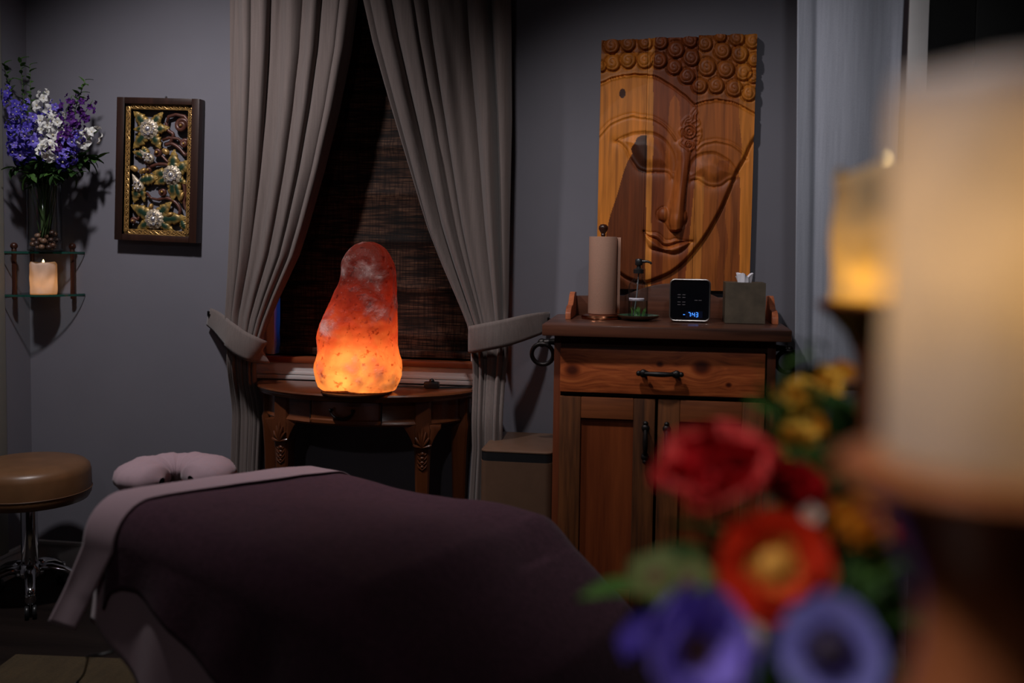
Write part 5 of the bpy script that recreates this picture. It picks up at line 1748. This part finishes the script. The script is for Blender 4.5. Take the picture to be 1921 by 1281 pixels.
MB().lathe([(.0001, .085), (.04, .085), (.045, .094), (.042, .112), (.030, .126), (.0001, .13)], 28).build('hub', M_CHROME, stl)
LEGR = .165
for k in range(5):
    a = radians(-55.4) + 2 * pi * k / 5
    d = Vector((cos(a), sin(a), 0))
    pts = [d * r + Vector((0, 0, z)) for r, z in ((.03, .112), (.07, .112), (.11, .102), (.145, .084), (LEGR, .066))]
    lg = MB().tube(pts, [.02, .018, .016, .015, .014], 12, flat=.65).build('leg', M_CHROME, stl, smooth_deg=180)
    m = MB().lathe([(.0001, .07), (.015, .074), (.018, .058), (.012, .046), (.006, .044), (.006, .03)], 16, tuple(d * LEGR))
    m.build('caster_cap', M_CHROME, lg)
    m = MB(); sd = Vector((-d.y, d.x, 0)); q = d * (LEGR + .008)
    for s in (-1, 1):
        Mw = Matrix.Translation(q + sd * (s * .011) + Vector((0, 0, .0215))) @ Vector((0, 0, 1)).rotation_difference(sd).to_matrix().to_4x4()
        m = MB().lathe([(.004, -.006), (.019, -.006), (.021, -.003), (.021, .003), (.019, .006), (.004, .006)], 20, M=Mw); m.build('caster_wheel', M_BLACK, lg)

# ------------------------------------------------------------------ massage table with its linen
A0 = Vector((-.89, 2.611, 0)); EU = Vector((.905, -.425, 0)).normalized(); EV = Vector((-.425, -.905, 0)).normalized()
WT = .72; ZM = .555
Mt = Matrix((EU, EV, Vector((0, 0, 1)))).transposed().to_4x4(); Mt.translation = A0     # local x along the table from its head, y from the far to the near side


def top_z(u):
    """upper surface of the padding: flat, then the lowered leg section"""
    s = smooth(.62, .80, u)
    return ZM - .74 * max(0, u - .72) * s - 2.4 * max(0, u - .96) ** 1.2


mt = thing('massage_table', 'padded massage table under plum blanket with its head end towards the window', 'massage table', A0)
b = MB()
def slab(u0_, u1_, z0_, z1_, th_, inset=.012):
    poly = [(u0_, z0_), (u1_, z1_), (u1_, z1_ - th_), (u0_, z0_ - th_)]
    return poly
Mp = Matrix.Rotation(0, 4, 'Z')
R3 = Mt.to_3x3().to_4x4()
MB().prism([(.015, ZM - .012), (.66, ZM - .012), (.66, ZM - .085), (.015, ZM - .085)], .015, WT - .015, R3, .02).build('padded_top', M_SHEET, mt)
MB().prism([(.67, ZM - .02), (1.08, top_z(1.08) - .014), (1.06, top_z(1.08) - .085), (.67, ZM - .09)], .015, WT - .015, R3, .018).build('leg_rest', M_SHEET, mt)
MB().prism([(.03, ZM - .09), (.645, ZM - .09), (.645, ZM - .13), (.03, ZM - .13)], .03, WT - .03, R3, .004).build('table_frame', M_STICKDARK, mt)
for u in (.30, .62):
    for v in (.10, WT - .10):
        m = MB().span((u - .022, v - .022, 0), (u + .022, v + .022, ZM - .128), .004, M=R3); m.build('leg', M_STICKDARK, mt)
for v in (.14, WT - .14):
    MB().tube([R3 @ Vector(p) for p in ((.64, v, ZM - .16), (.9, v, ZM - .32), (1.04, v, top_z(1.04) - .11))], .014, 8).build('leg_rest_strut', M_IRON, mt)
# face cradle: soft horseshoe cushion in a mauve cover, on two rods
cc = atz(330, 884, ZM + .02) - A0
m = MB(); nseg, nr = 60, 20
ctr = Vector((cc.x, cc.y, ZM + .012))
Mj, mn = .083, .066
def cradle(u, v):
    a = 2 * pi * v; ang = lerp(radians(24), radians(336), u) 
    endf = min(1, sin(pi * min(1, max(0, u))) * 6 + .05) ** .45
    wr = 1 + .05 * sin(ang * 9) * sin(a) + .03 * sin(23 * ang)
    r = Mj + mn * endf * cos(a) * wr * (1.0); z = mn * .60 * endf * sin(a) * wr
    # horseshoe opening turned towards the table (+x local)
    q_ = Matrix.Rotation(radians(37), 3, 'Z') @ Vector((r * cos(ang), r * sin(ang) * 1.06, z))
    return R3 @ q_ + ctr
m.grid(nseg, nr, lambda u, v: cradle(u, v))
m.build('face_cradle', M_SHEET, mt, smooth_deg=180, label='mauve covered horseshoe headrest cushion')
for s in (-1, 1):
    MB().tube([R3 @ Vector((.03, WT / 2 + s * .07, ZM - .1)), R3 @ Vector((-.08, WT / 2 + s * .07, ZM - .09)), R3 @ Vector((-.16, WT / 2 + s * .06, ZM - .03))], .009, 8).build('cradle_rod', M_IRON, mt)


def drape_fn(u0_, u1_, dfar, dnear, off, wob=0, flare_head=0, seed=0, nz_=.004, tuck=0):
    """cloth over the table: u along the table, cross-section far drop - top - near drop"""
    rc = .075 + off
    def pt(s, t_):
        u = lerp(u0_, u1_, s)
        df = dfar(u) if callable(dfar) else dfar; dn = dnear(u) if callable(dnear) else dnear
        arc = rc * pi / 2
        flat = WT - 2 * (rc - off)
        tot = df + arc + flat + arc + dn
        d = t_ * tot
        zt = top_z(u) + off
        cr = smooth(.95, .1, u)
        def crown(vv): return cr * interp([(-.1, 0), (0, .004), (.1, .018), (.2, .03), (.4, .048), (.6, .062), (.72, .064), (1, .064)], vv)
        if d < df: v, z, h_, side = -off, zt - rc - (df - d), df - d, -1
        elif d < df + arc: a = (d - df) / rc; v, z, h_, side = -off + rc - rc * cos(a), zt - rc + rc * sin(a), 0, 0
        elif d < df + arc + flat: v, z, h_, side = -off + rc + d - df - arc, zt, 0, 0
        elif d < df + 2 * arc + flat: a = (d - df - arc - flat) / rc; v, z, h_, side = WT + off - rc + rc * sin(a), zt - rc + rc * cos(a), 0, 0
        else: h_ = d - df - 2 * arc - flat; v, z, side = WT + off, zt - rc - h_, 1
        z += crown(v)
        fl = .16 * h_ + .006 * sin(u * 34 + seed) * min(1, h_ / .1) + .010 * sin(u * 13 + seed * 2) * min(1, h_ / .12)
        v += side * fl
        ux = u - flare_head * h_ * (1 if side > 0 else .4)
        n3 = noise.noise(Vector((u * 5 + seed, v * 5, 1.7))) * nz_ + noise.noise(Vector((u * 13, v * 13 + seed, .3))) * nz_ * .35
        # a soft hollow along the middle and a ridge to the near side, as of a cloth laid over a cushion
        if side == 0 and u < .8:
            z += n3 - .010 * exp(-((v - .20) / .10) ** 2) * smooth(.08, .3, u) + .012 * exp(-((u - .60) / .10) ** 2) * exp(-((v - .15) / .3) ** 2) - .006 * smooth(.1, .3, u) * smooth(.55, .35, u)
        return R3 @ Vector((ux, v, max(z, .01)))
    return pt


sh = thing('bed_sheet', 'mauve cotton sheet on the massage table folded back over the blanket at the head end', 'bed sheet', A0)
MB().grid(46, 90, drape_fn(.012, 1.10, lambda u: .06, lambda u: lerp(.165, .26, min(1, max(0, u - .03) / .2)), .004, seed=5, nz_=.0015)).build('sheet_cloth', M_SHEET, sh, thick=.002, off=0, smooth_deg=180)
MB().grid(16, 110, drape_fn(-.008, .096, .05, lambda u: lerp(.19, .18, u / .1), .021, flare_head=.55, seed=5, nz_=.002)).build('folded_band', M_SHEET, sh, thick=.003, off=0, smooth_deg=180)
bk = thing('blanket', 'plum fleece blanket covering the massage table below the folded sheet', 'blanket', A0)
hem = [(.06, .15), (.085, .088), (.12, .072), (.17, .068), (.26, .09), (.45, .16), (.7, .26), (1.2, .3)]
MB().grid(110, 120, drape_fn(.07, 1.12, lambda u: .10 + .1 * u, lambda u: interp(hem, u), .0125, seed=5, nz_=.004)).build('blanket_cloth', M_BLANKET, bk, thick=.006, off=0, smooth_deg=180)

# rug corner and cable on the floor
rg = atz(30, 1232, 0); rg2 = atz(232, 1240, 0)
m = MB(); ru = (rg2 - rg).normalized(); rv = Vector((ru.y, -ru.x, 0))
rug = [rg, rg + ru * 1.3, rg + ru * 1.3 + rv * .9, rg + rv * .9]
m.add([(p.x, p.y, .0005) for p in rug] + [(p.x, p.y, .008) for p in rug], [(0, 1, 2, 3), (7, 6, 5, 4)] + [(i, i + 4, (i + 1) % 4 + 4, (i + 1) % 4) for i in range(4)])
o = m.build('rug', fabric('woven_brown_rug', (.055, .036, .015), 200, var=.35, bmp=.003, slub=(1, .2, 1)), None); tag(o, 'flat brown woven rug on the floor under the massage table', 'rug')
c_ = atz(168, 1188, .36); 
pts = []
q0 = A0 + R3 @ Vector((.10, WT - .06, ZM - .13)); q1 = atz(166, 1205, .33)
for p in (q0, q0.lerp(q1, .5) + Vector((0, 0, -.06)), Vector((q1.x, q1.y, .30)), atz(165, 1235, .22), atz(158, 1262, .1), atz(146, 1278, .012), atz(120, 1300, .012)): pts.append(tuple(p))
o = MB().tube([tuple(p) for p in (lambda P: [Vector(P[0])] + [(.5 * ((2 * Vector(P[i])) + (Vector(P[min(i + 1, len(P) - 1)]) - Vector(P[max(i - 1, 0)])) * t_ + (2 * Vector(P[max(i - 1, 0)]) - 5 * Vector(P[i]) + 4 * Vector(P[min(i + 1, len(P) - 1)]) - Vector(P[min(i + 2, len(P) - 1)])) * t_ ** 2 + (3 * Vector(P[i]) - Vector(P[max(i - 1, 0)]) - 3 * Vector(P[min(i + 1, len(P) - 1)]) + Vector(P[min(i + 2, len(P) - 1)])) * t_ ** 3)) for i in range(len(P) - 1) for t_ in (.25, .5, .75, 1)])(pts)], .0032, 8).build('power_cable', M_BLACK, None, smooth_deg=180)
tag(o, 'black power cable hanging from the massage table to the rug', 'cable')

# ------------------------------------------------------------------ console table near the camera that carries the candles and the flowers
ZC2 = .70
ct = thing('console_table', 'small dark wooden table in the foreground under the candlesticks', 'table', (.16, .70, 0))
MB().span((-.16, -.36, ZC2 - .03), (.24, .40, ZC2), .004).build('table_top', M_STICKDARK, ct)
MB().span((-.13, -.33, ZC2 - .10), (.21, .37, ZC2 - .031), .003).build('apron', M_STICKDARK, ct)
for sx in (-.12, .20):
    for sy in (-.32, .36): MB().span((sx - .018, sy - .018, 0), (sx + .018, sy + .018, ZC2 - .032), .003).build('leg', M_STICKDARK, ct)

# candles on turned sticks
t1, b1 = atd(1858, 152, .45), atd(1858, 868, .45)
C1 = Vector((b1.x, b1.y, 0)); R1 = .0475; H1 = t1.z - b1.z
ks = thing('candlestick', 'thick turned brown wooden candlestick at the right edge, nearest the camera', 'candlestick', (C1.x, C1.y, ZC2 + .0005))
zk = b1.z - ZC2 - .001
prof = [(.0001, 0), (.06, 0), (.062, .008), (.055, .018), (.05, .03), (.052, .045), (.05, .06), (.046, .085), (.05, .105), (.049, .115), (.036, .125), (.034, .14), (.042, .152), (.046, .162), (.042, .172), (.034, .182)]
prof = [(r, z * (zk - .11) / .182) for r, z in prof] + [(.032, zk - .10), (.028, zk - .085), (.029, zk - .065), (.034, zk - .05), (.045, zk - .03), (.058, zk - .014), (.066, zk - .006), (.067, zk - .002), (.064, zk), (.0001, zk)]
MB().lathe(prof, 56).build('turned_stem', M_STICK, ks, smooth_deg=50)
c1 = thing('candle', 'large thick cream pillar candle glowing at the right edge, nearest the camera', 'candle', (C1.x, C1.y, b1.z))
candle_wax(R1, H1, .004, .035, n=80, nz=34, seed=7, dip=.02).build('wax', M_WAXBIG, c1, smooth_deg=180)
flame(.02, .005, H1 - .014).build('flame', M_FLAME, c1)
point('large_candle_light', (C1.x + .008, C1.y, b1.z + H1 * .56), .12, (1, .74, .44), .02)

t2, b2 = atd(1652, 322, .96), atd(1652, 566, .96)
C2 = Vector((b2.x, b2.y, 0)); R2 = .046; H2 = t2.z - b2.z
k2 = thing('candlestick', 'dark turned wooden candlestick with a flared top behind the large candle', 'candlestick', (C2.x, C2.y, ZC2 + .0005))
zk = b2.z - ZC2 - .001
prof = [(.0001, 0), (.058, 0), (.06, .01), (.05, .022), (.03, .035), (.024, .06), (.03, .09), (.034, .12), (.028, .15), (.021, .18), (.024, .2)]
prof = [(r, z * (zk - .12) / .2) for r, z in prof] + [(.020, zk - .11), (.019, zk - .075), (.022, zk - .05), (.032, zk - .03), (.048, zk - .013), (.058, zk - .007), (.059, zk - .002), (.056, zk), (.0001, zk)]
MB().lathe(prof, 48).build('turned_stem', M_STICKDARK, k2, smooth_deg=50)
c2 = thing('candle', 'smaller yellow wax candle glowing on the dark flared candlestick', 'candle', (C2.x, C2.y, b2.z))
candle_wax(R2, H2, .006, .09, n=72, nz=30, seed=13, dip=.012).build('wax', M_WAXYEL, c2, smooth_deg=180)
flame(.016, .0045, H2 + .0).build('flame', M_FLAME, c2)
MB().tube([(0, 0, H2 - .02), (0, 0, H2 + .004)], .0016, 6).build('wick', M_BLACK, c2)
point('yellow_candle_light', (C2.x - .004, C2.y - .008, b2.z + H2 * .21), .13, (1, .60, .13), .012)

# vase of the foreground flowers (its mouth is just below the picture)
FV = Vector((.085, .80, ZC2 + .0005)); FVH = .085
fv = thing('flower_bowl', 'low dark stoneware bowl holding the foreground flowers', 'vase', FV)
MB().lathe([(.0001, 0), (.035, 0), (.05, .012), (.06, .04), (.056, .07), (.05, FVH), (.046, FVH), (.052, .07), (.055, .04), (.046, .015), (.0001, .008)], 40).build('bowl_body', plain('dark_stoneware', (.03, .028, .03), .4), fv)

P_RED = petal_mat('crimson_petal', (.34, .003, .006), (.46, .006, .010))
P_PINKRED = petal_mat('pinkish_red_petal', (.60, .035, .035), (.70, .07, .065))
P_SCARLET = petal_mat('scarlet_petal', (.60, .022, .006), (.68, .04, .010))
P_ORANGE = petal_mat('orange_petal', (.62, .22, .012), (.70, .30, .03))
P_YELLOW = petal_mat('golden_yellow_petal', (.82, .48, .05), (.88, .58, .10))
P_VIOLET = petal_mat('violet_petal', (.19, .12, .62), (.30, .22, .76))
P_INDIGO = petal_mat('indigo_petal', (.15, .14, .46), (.25, .24, .60))
P_DEEPBLUE = petal_mat('deep_blue_petal', (.05, .03, .25), (.08, .05, .33))
P_PALE = petal_mat('pale_pink_petal', (.55, .46, .42), (.66, .58, .52))
M_YC = plain('yellow_flower_centre', (.62, .28, .03), .7, var=.3, scale=200)
M_DC = plain('dark_flower_centre', (.02, .008, .03), .7, var=.3, scale=200)
M_BC = plain('brown_flower_centre', (.14, .06, .03), .7, var=.3, scale=200)


def petal_mesh(name, L_, W_, a0, a1, cup, ruf, mat, seed=0):
    """petal growing from the origin; a0, a1: angle from the flower's axis at its base and its tip (degrees)"""
    nu_, nv_ = 9, 11
    m = MB(); y = z = 0; cen = [(0, 0)]
    for j in range(1, nv_):
        a = radians(lerp(a0, a1, (j - .5) / (nv_ - 1))); y += sin(a) * L_ / (nv_ - 1); z += cos(a) * L_ / (nv_ - 1); cen.append((y, z))
    def pt(u, v):
        j = round(v * (nv_ - 1)); s = u * 2 - 1
        w = W_ * (sin(pi * min(1, .10 + v * .84)) ** .75) * (.35 + .65 * smooth(0, .45, v))
        a = radians(lerp(a0, a1, v)); y, z = cen[j]
        lift = cup * W_ * s * s * (.3 + .7 * sin(pi * v * .8))
        rf = ruf * W_ * sin(7 * s + 3 * v + seed) * v * v
        return (s * w * .5 * 2 * .5 * 2, y - cos(a) * (lift + rf), z + sin(a) * (lift + rf) - .1 * L_ * (s * s) * v * v)
    m.grid(nu_, nv_, pt)
    me = m.mesh(name, 180); me.materials.append(mat); return me


def bloom(name, label, pos, axis, layers, centre, group=None, cat='flower', stem_to=None, sep=True):
    """layers: (count, length, width, a0, a1, cup, ruffle, material, phase)"""
    pos = Vector(pos); axis = Vector(axis).normalized()
    foot = Vector(stem_to) if stem_to is not None else Vector((FV.x + rnd.uniform(-.02, .02), FV.y + rnd.uniform(-.02, .02), FV.z + .02))
    root = thing(name, label, cat, foot, group=group)
    rot = axis.to_track_quat('Z', 'Y')
    M = rot.to_matrix()
    for li, (n, L_, W_, a0, a1, cup, ruf, mat, ph) in enumerate(layers):
        mes = [petal_mesh('petal', L_ * rnd.uniform(.93, 1.07), W_, a0 + rnd.uniform(-5, 5), a1 + rnd.uniform(-8, 8), cup, ruf, mat, k) for k in range(min(n, 3))]
        for k in range(n):
            r = (M @ Matrix.Rotation(2 * pi * (k + ph) / n + rnd.uniform(-.12, .12), 3, 'Z')).to_euler()
            link_mesh('petal', mes[k % len(mes)], root, pos - foot + axis * (-.001 * li), r)
    if centre:
        r_, mat, bead = centre
        m = MB().ball((0, 0, r_ * .35), r_, 16, sc=(1, 1, .8))
        for k in range(26):
            a = k * 2.4; q = r_ * (1.15 + .5 * rnd.random()); m.tube([(0, 0, .001), (q * cos(a), q * sin(a), r_ * .7)], r_ * .05, 5); m.ball((q * cos(a), q * sin(a), r_ * .75), r_ * .14, 6)
        o = m.build('flower_centre', mat, root, loc=pos - foot, smooth_deg=180); o.rotation_euler = rot.to_euler()
    back = pos - axis * .004; ctl = back - axis * .05; ctl.z = min(ctl.z, pos.z - .01)
    m = MB(); pth = []
    mouth = Vector((FV.x + (foot.x - FV.x) * 1.2, FV.y + (foot.y - FV.y) * 1.2, FV.z + FVH))
    for i in range(15):
        t_ = i / 14; pth.append(((1 - t_) ** 3 * foot + 3 * t_ * (1 - t_) ** 2 * mouth + 3 * t_ * t_ * (1 - t_) * ctl + t_ ** 3 * back) - foot)
    m.tube(pth, .0022, 7); m.build('stem', M_STEM, root, smooth_deg=180)
    return root


V = Vector
TOCAM = lambda p: (CAMP - Vector(p)).normalized()


def px_at(px, py, d): return atd(px, py, d)


# the large crimson bloom
p = px_at(1345, 905, .82)
bloom('anemone', 'large crimson cupped flower in the foreground, biggest red bloom', p, TOCAM(p) * .55 + V((-.15, 0, .85)),
      [(6, .054, .048, 75, 48, .2, .06, P_PINKRED, 0), (6, .046, .046, 45, 5, .35, .05, P_RED, .5), (5, .038, .04, 30, -18, .4, .05, P_RED, .2), (4, .028, .03, 15, -30, .4, .04, P_RED, 0)], None)
p = px_at(1478, 935, .84)
bloom('anemone', 'dark red flower between the crimson bloom and the orange blossom', p, TOCAM(p) * .5 + V((.3, 0, .7)),
      [(6, .036, .034, 60, 30, .25, .06, P_RED, 0), (5, .03, .03, 35, -5, .35, .05, P_RED, .5)], None)
p = px_at(1452, 1062, .72)
bloom('anemone', 'scarlet open flower with a yellow centre below the crimson bloom', p, TOCAM(p) + V((.1, .1, .05)),
      [(7, .041, .036, 88, 62, .15, .05, P_SCARLET, 0), (6, .033, .03, 70, 40, .2, .05, P_SCARLET, .5)], (.0125, M_YC, 1))
p = px_at(1612, 992, .74)
bloom('ranunculus', 'orange flower in front of the candlestick stem', p, TOCAM(p) * .6 + V((0, 0, .6)),
      [(6, .026, .024, 75, 35, .25, .05, P_ORANGE, 0), (6, .022, .022, 45, 5, .3, .05, P_ORANGE, .5), (4, .015, .016, 20, -20, .3, .05, P_ORANGE, 0)], None)
p = px_at(1690, 1020, .80)
bloom('ranunculus', 'small rust-red flower bud half hidden beside the large candlestick', p, TOCAM(p) * .4 + V((0, 0, .8)), [(5, .018, .016, 40, 0, .3, .03, P_SCARLET, 0)], None)
# golden cluster
for (px, py, d, s, lab) in ((1500, 760, 1.02, 1.05, 'golden yellow flower at the left of the yellow cluster by the drape'), (1540, 728, 1.04, .95, 'golden yellow flower at the top of the yellow cluster by the drape'),
                            (1487, 835, .98, 1.0, 'golden yellow flower lowest of the yellow cluster above the red blooms'), (1578, 705, 1.06, .6, 'small orange-yellow flower topmost and rightmost of the yellow cluster'), (1532, 805, 1.0, .5, 'small orange-yellow bud between the golden flowers')):
    p = px_at(px, py, d)
    bloom('ranunculus', lab, p, TOCAM(p) * .7 + V((-.1, 0, .5)), [(6, .026 * s, .026 * s, 80, 45, .2, .06, P_YELLOW if s > .7 else P_ORANGE, 0), (6, .021 * s, .022 * s, 50, 10, .3, .05, P_YELLOW, .5), (4, .014 * s, .016 * s, 20, -15, .3, .05, P_ORANGE, 0)], None)
# violet and indigo blooms in front
p = px_at(1302, 1222, .66)
bloom('anemone', 'large violet-blue flower at the bottom left of the foreground flowers', p, TOCAM(p) * .8 + V((.55, .0, .15)),
      [(7, .043, .038, 85, 62, .18, .05, P_VIOLET, .2), (6, .034, .03, 70, 42, .2, .05, P_VIOLET, .6)], (.0075, M_BC, 1))
p = px_at(1556, 1222, .62)
bloom('anemone', 'blue flower with a dark centre at the bottom of the picture', p, TOCAM(p) + V((0, .0, .12)),
      [(5, .035, .026, 88, 66, .15, .05, P_INDIGO, .0), (4, .017, .016, 80, 50, .2, .05, P_DEEPBLUE, .5)], (.0115, M_DC, 1))
p = px_at(1215, 1205, .78)
bloom('anemone', 'deep blue-purple flower in the shade at the left of the violet bloom', p, TOCAM(p) * .4 + V((-.4, 0, .5)), [(6, .024, .022, 75, 35, .2, .05, P_DEEPBLUE, 0)], None)
p = px_at(1275, 905, .84)
bloom('flower_bud', 'small blue bud at the left edge of the crimson bloom', p, TOCAM(p) * .5 + V((-.4, 0, .5)), [(5, .015, .013, 40, 10, .3, .03, P_DEEPBLUE, 0)], None)
p = px_at(1912, 1112, .62)
bloom('anemone', 'dark blue flower cut by the right edge of the picture', p, TOCAM(p) * .4 + V((.1, 0, .7)), [(6, .022, .02, 75, 40, .2, .05, P_DEEPBLUE, 0)], None)
for px, py, d, lab in ((1522, 968, .80, 'tiny pale pink blossom between the red and the orange flowers'), (1410, 1192, .70, 'tiny pale pink blossom between the violet and the blue flowers'), (1545, 832, 1.0, 'tiny pale green-white blossom below the golden cluster')):
    p = px_at(px, py, d)
    bloom('small_blossom', lab, p, TOCAM(p) + V((0, 0, .5)), [(5, .0085, .009, 75, 45, .2, .04, P_PALE, 0)], (.002, M_YC, 1))
# hellebore-like green flowers
for px, py, d, s, lab in ((1232, 1085, .80, 1.0, 'yellow-green flower at the left of the crimson bloom stems'), (1292, 1092, .78, .9, 'yellow-green flower between the crimson and the violet blooms')):
    p = px_at(px, py, d)
    bloom('hellebore', lab, p, TOCAM(p) * .6 + V((-.2, 0, .5)), [(5, .022 * s, .022 * s, 80, 55, .2, .05, M_LEAFLIME, 0)], (.005, M_BC, 1))

# foliage of the foreground arrangement
LF = [leaf_mesh('leaf', .062, .019, M_LEAF, .3), leaf_mesh('leaf', .055, .015, M_LEAFDARK, .45), leaf_mesh('leaf', .075, .024, M_LEAFDARK, .3)]


def green(tip, n, span, label, group=None, big=1.0, lf=None, z_lim=None):
    foot = Vector((FV.x + rnd.uniform(-.03, .03), FV.y + rnd.uniform(-.03, .03), FV.z + .02)); tip = Vector(tip)
    root = thing('leafy_sprig', label, 'foliage', foot, group=group)
    mid = foot.lerp(tip, .45) + Vector((0, 0, .05)); path = []
    for i in range(15):
        t_ = i / 14; path.append((1 - t_) ** 2 * foot + 2 * t_ * (1 - t_) * mid + t_ * t_ * tip)
    MB().tube([p - foot for p in path], [lerp(.0028, .0012, i / 14) for i in range(15)], 7).build('stem', M_STEM, root, smooth_deg=180)
    for k in range(n):
        t_ = 1 - span * k / n; q = t_ * 14; i = min(int(q), 13); p = path[i].lerp(path[i + 1], q - i); tg = (path[i + 1] - path[i]).normalized()
        a = k * 2.5 + rnd.uniform(-.4, .4); x = tg.orthogonal().normalized(); y = tg.cross(x)
        link_mesh('leaf', lf or rnd.choice(LF), root, p - foot, aim_y(x * cos(a) + y * sin(a) + tg * .55, rnd.uniform(-.5, .5)), (big * rnd.uniform(.75, 1.15),) * 3)


green(px_at(1472, 690, 1.04), 8, .35, 'bright leafy stem rising left of the golden cluster', None, .75, LF[0])
green(px_at(1520, 640, 1.06), 10, .3, 'thin dark sprig rising highest in front of the drape', None, .5, LF[1])
green(px_at(1455, 762, .98), 6, .25, 'pale green leafy stem left of the golden cluster', None, .7, LF[0])
green(px_at(1600, 745, 1.02), 9, .4, 'dark leafy stem between the golden cluster and the large candle', 'dark stems by the large candle', 1.0, LF[2])
green(px_at(1625, 790, .98), 9, .4, 'dark leafy stem between the golden cluster and the large candle', 'dark stems by the large candle', 1.0, LF[2])
green(px_at(1570, 900, .90), 9, .5, 'bright green leaves below the golden cluster', None, 1.0, LF[0])
for px, py, d in ((1215, 1105, .90), (1360, 1130, .82), (1400, 1010, .9), (1330, 1030, .86), (1540, 1080, .80), (1620, 1100, .72), (1680, 1080, .78), (1480, 1150, .76), (1640, 1190, .70), (1440, 1240, .72), (1600, 900, .92), (1690, 960, .88), (1500, 870, .95), (1545, 1010, .9), (1650, 1010, .9), (1700, 1180, .72), (1370, 1250, .75)):
    green(px_at(px, py, d), 11, .6, 'dark green foliage stem among the foreground flowers', 'foliage among the foreground flowers', .9)
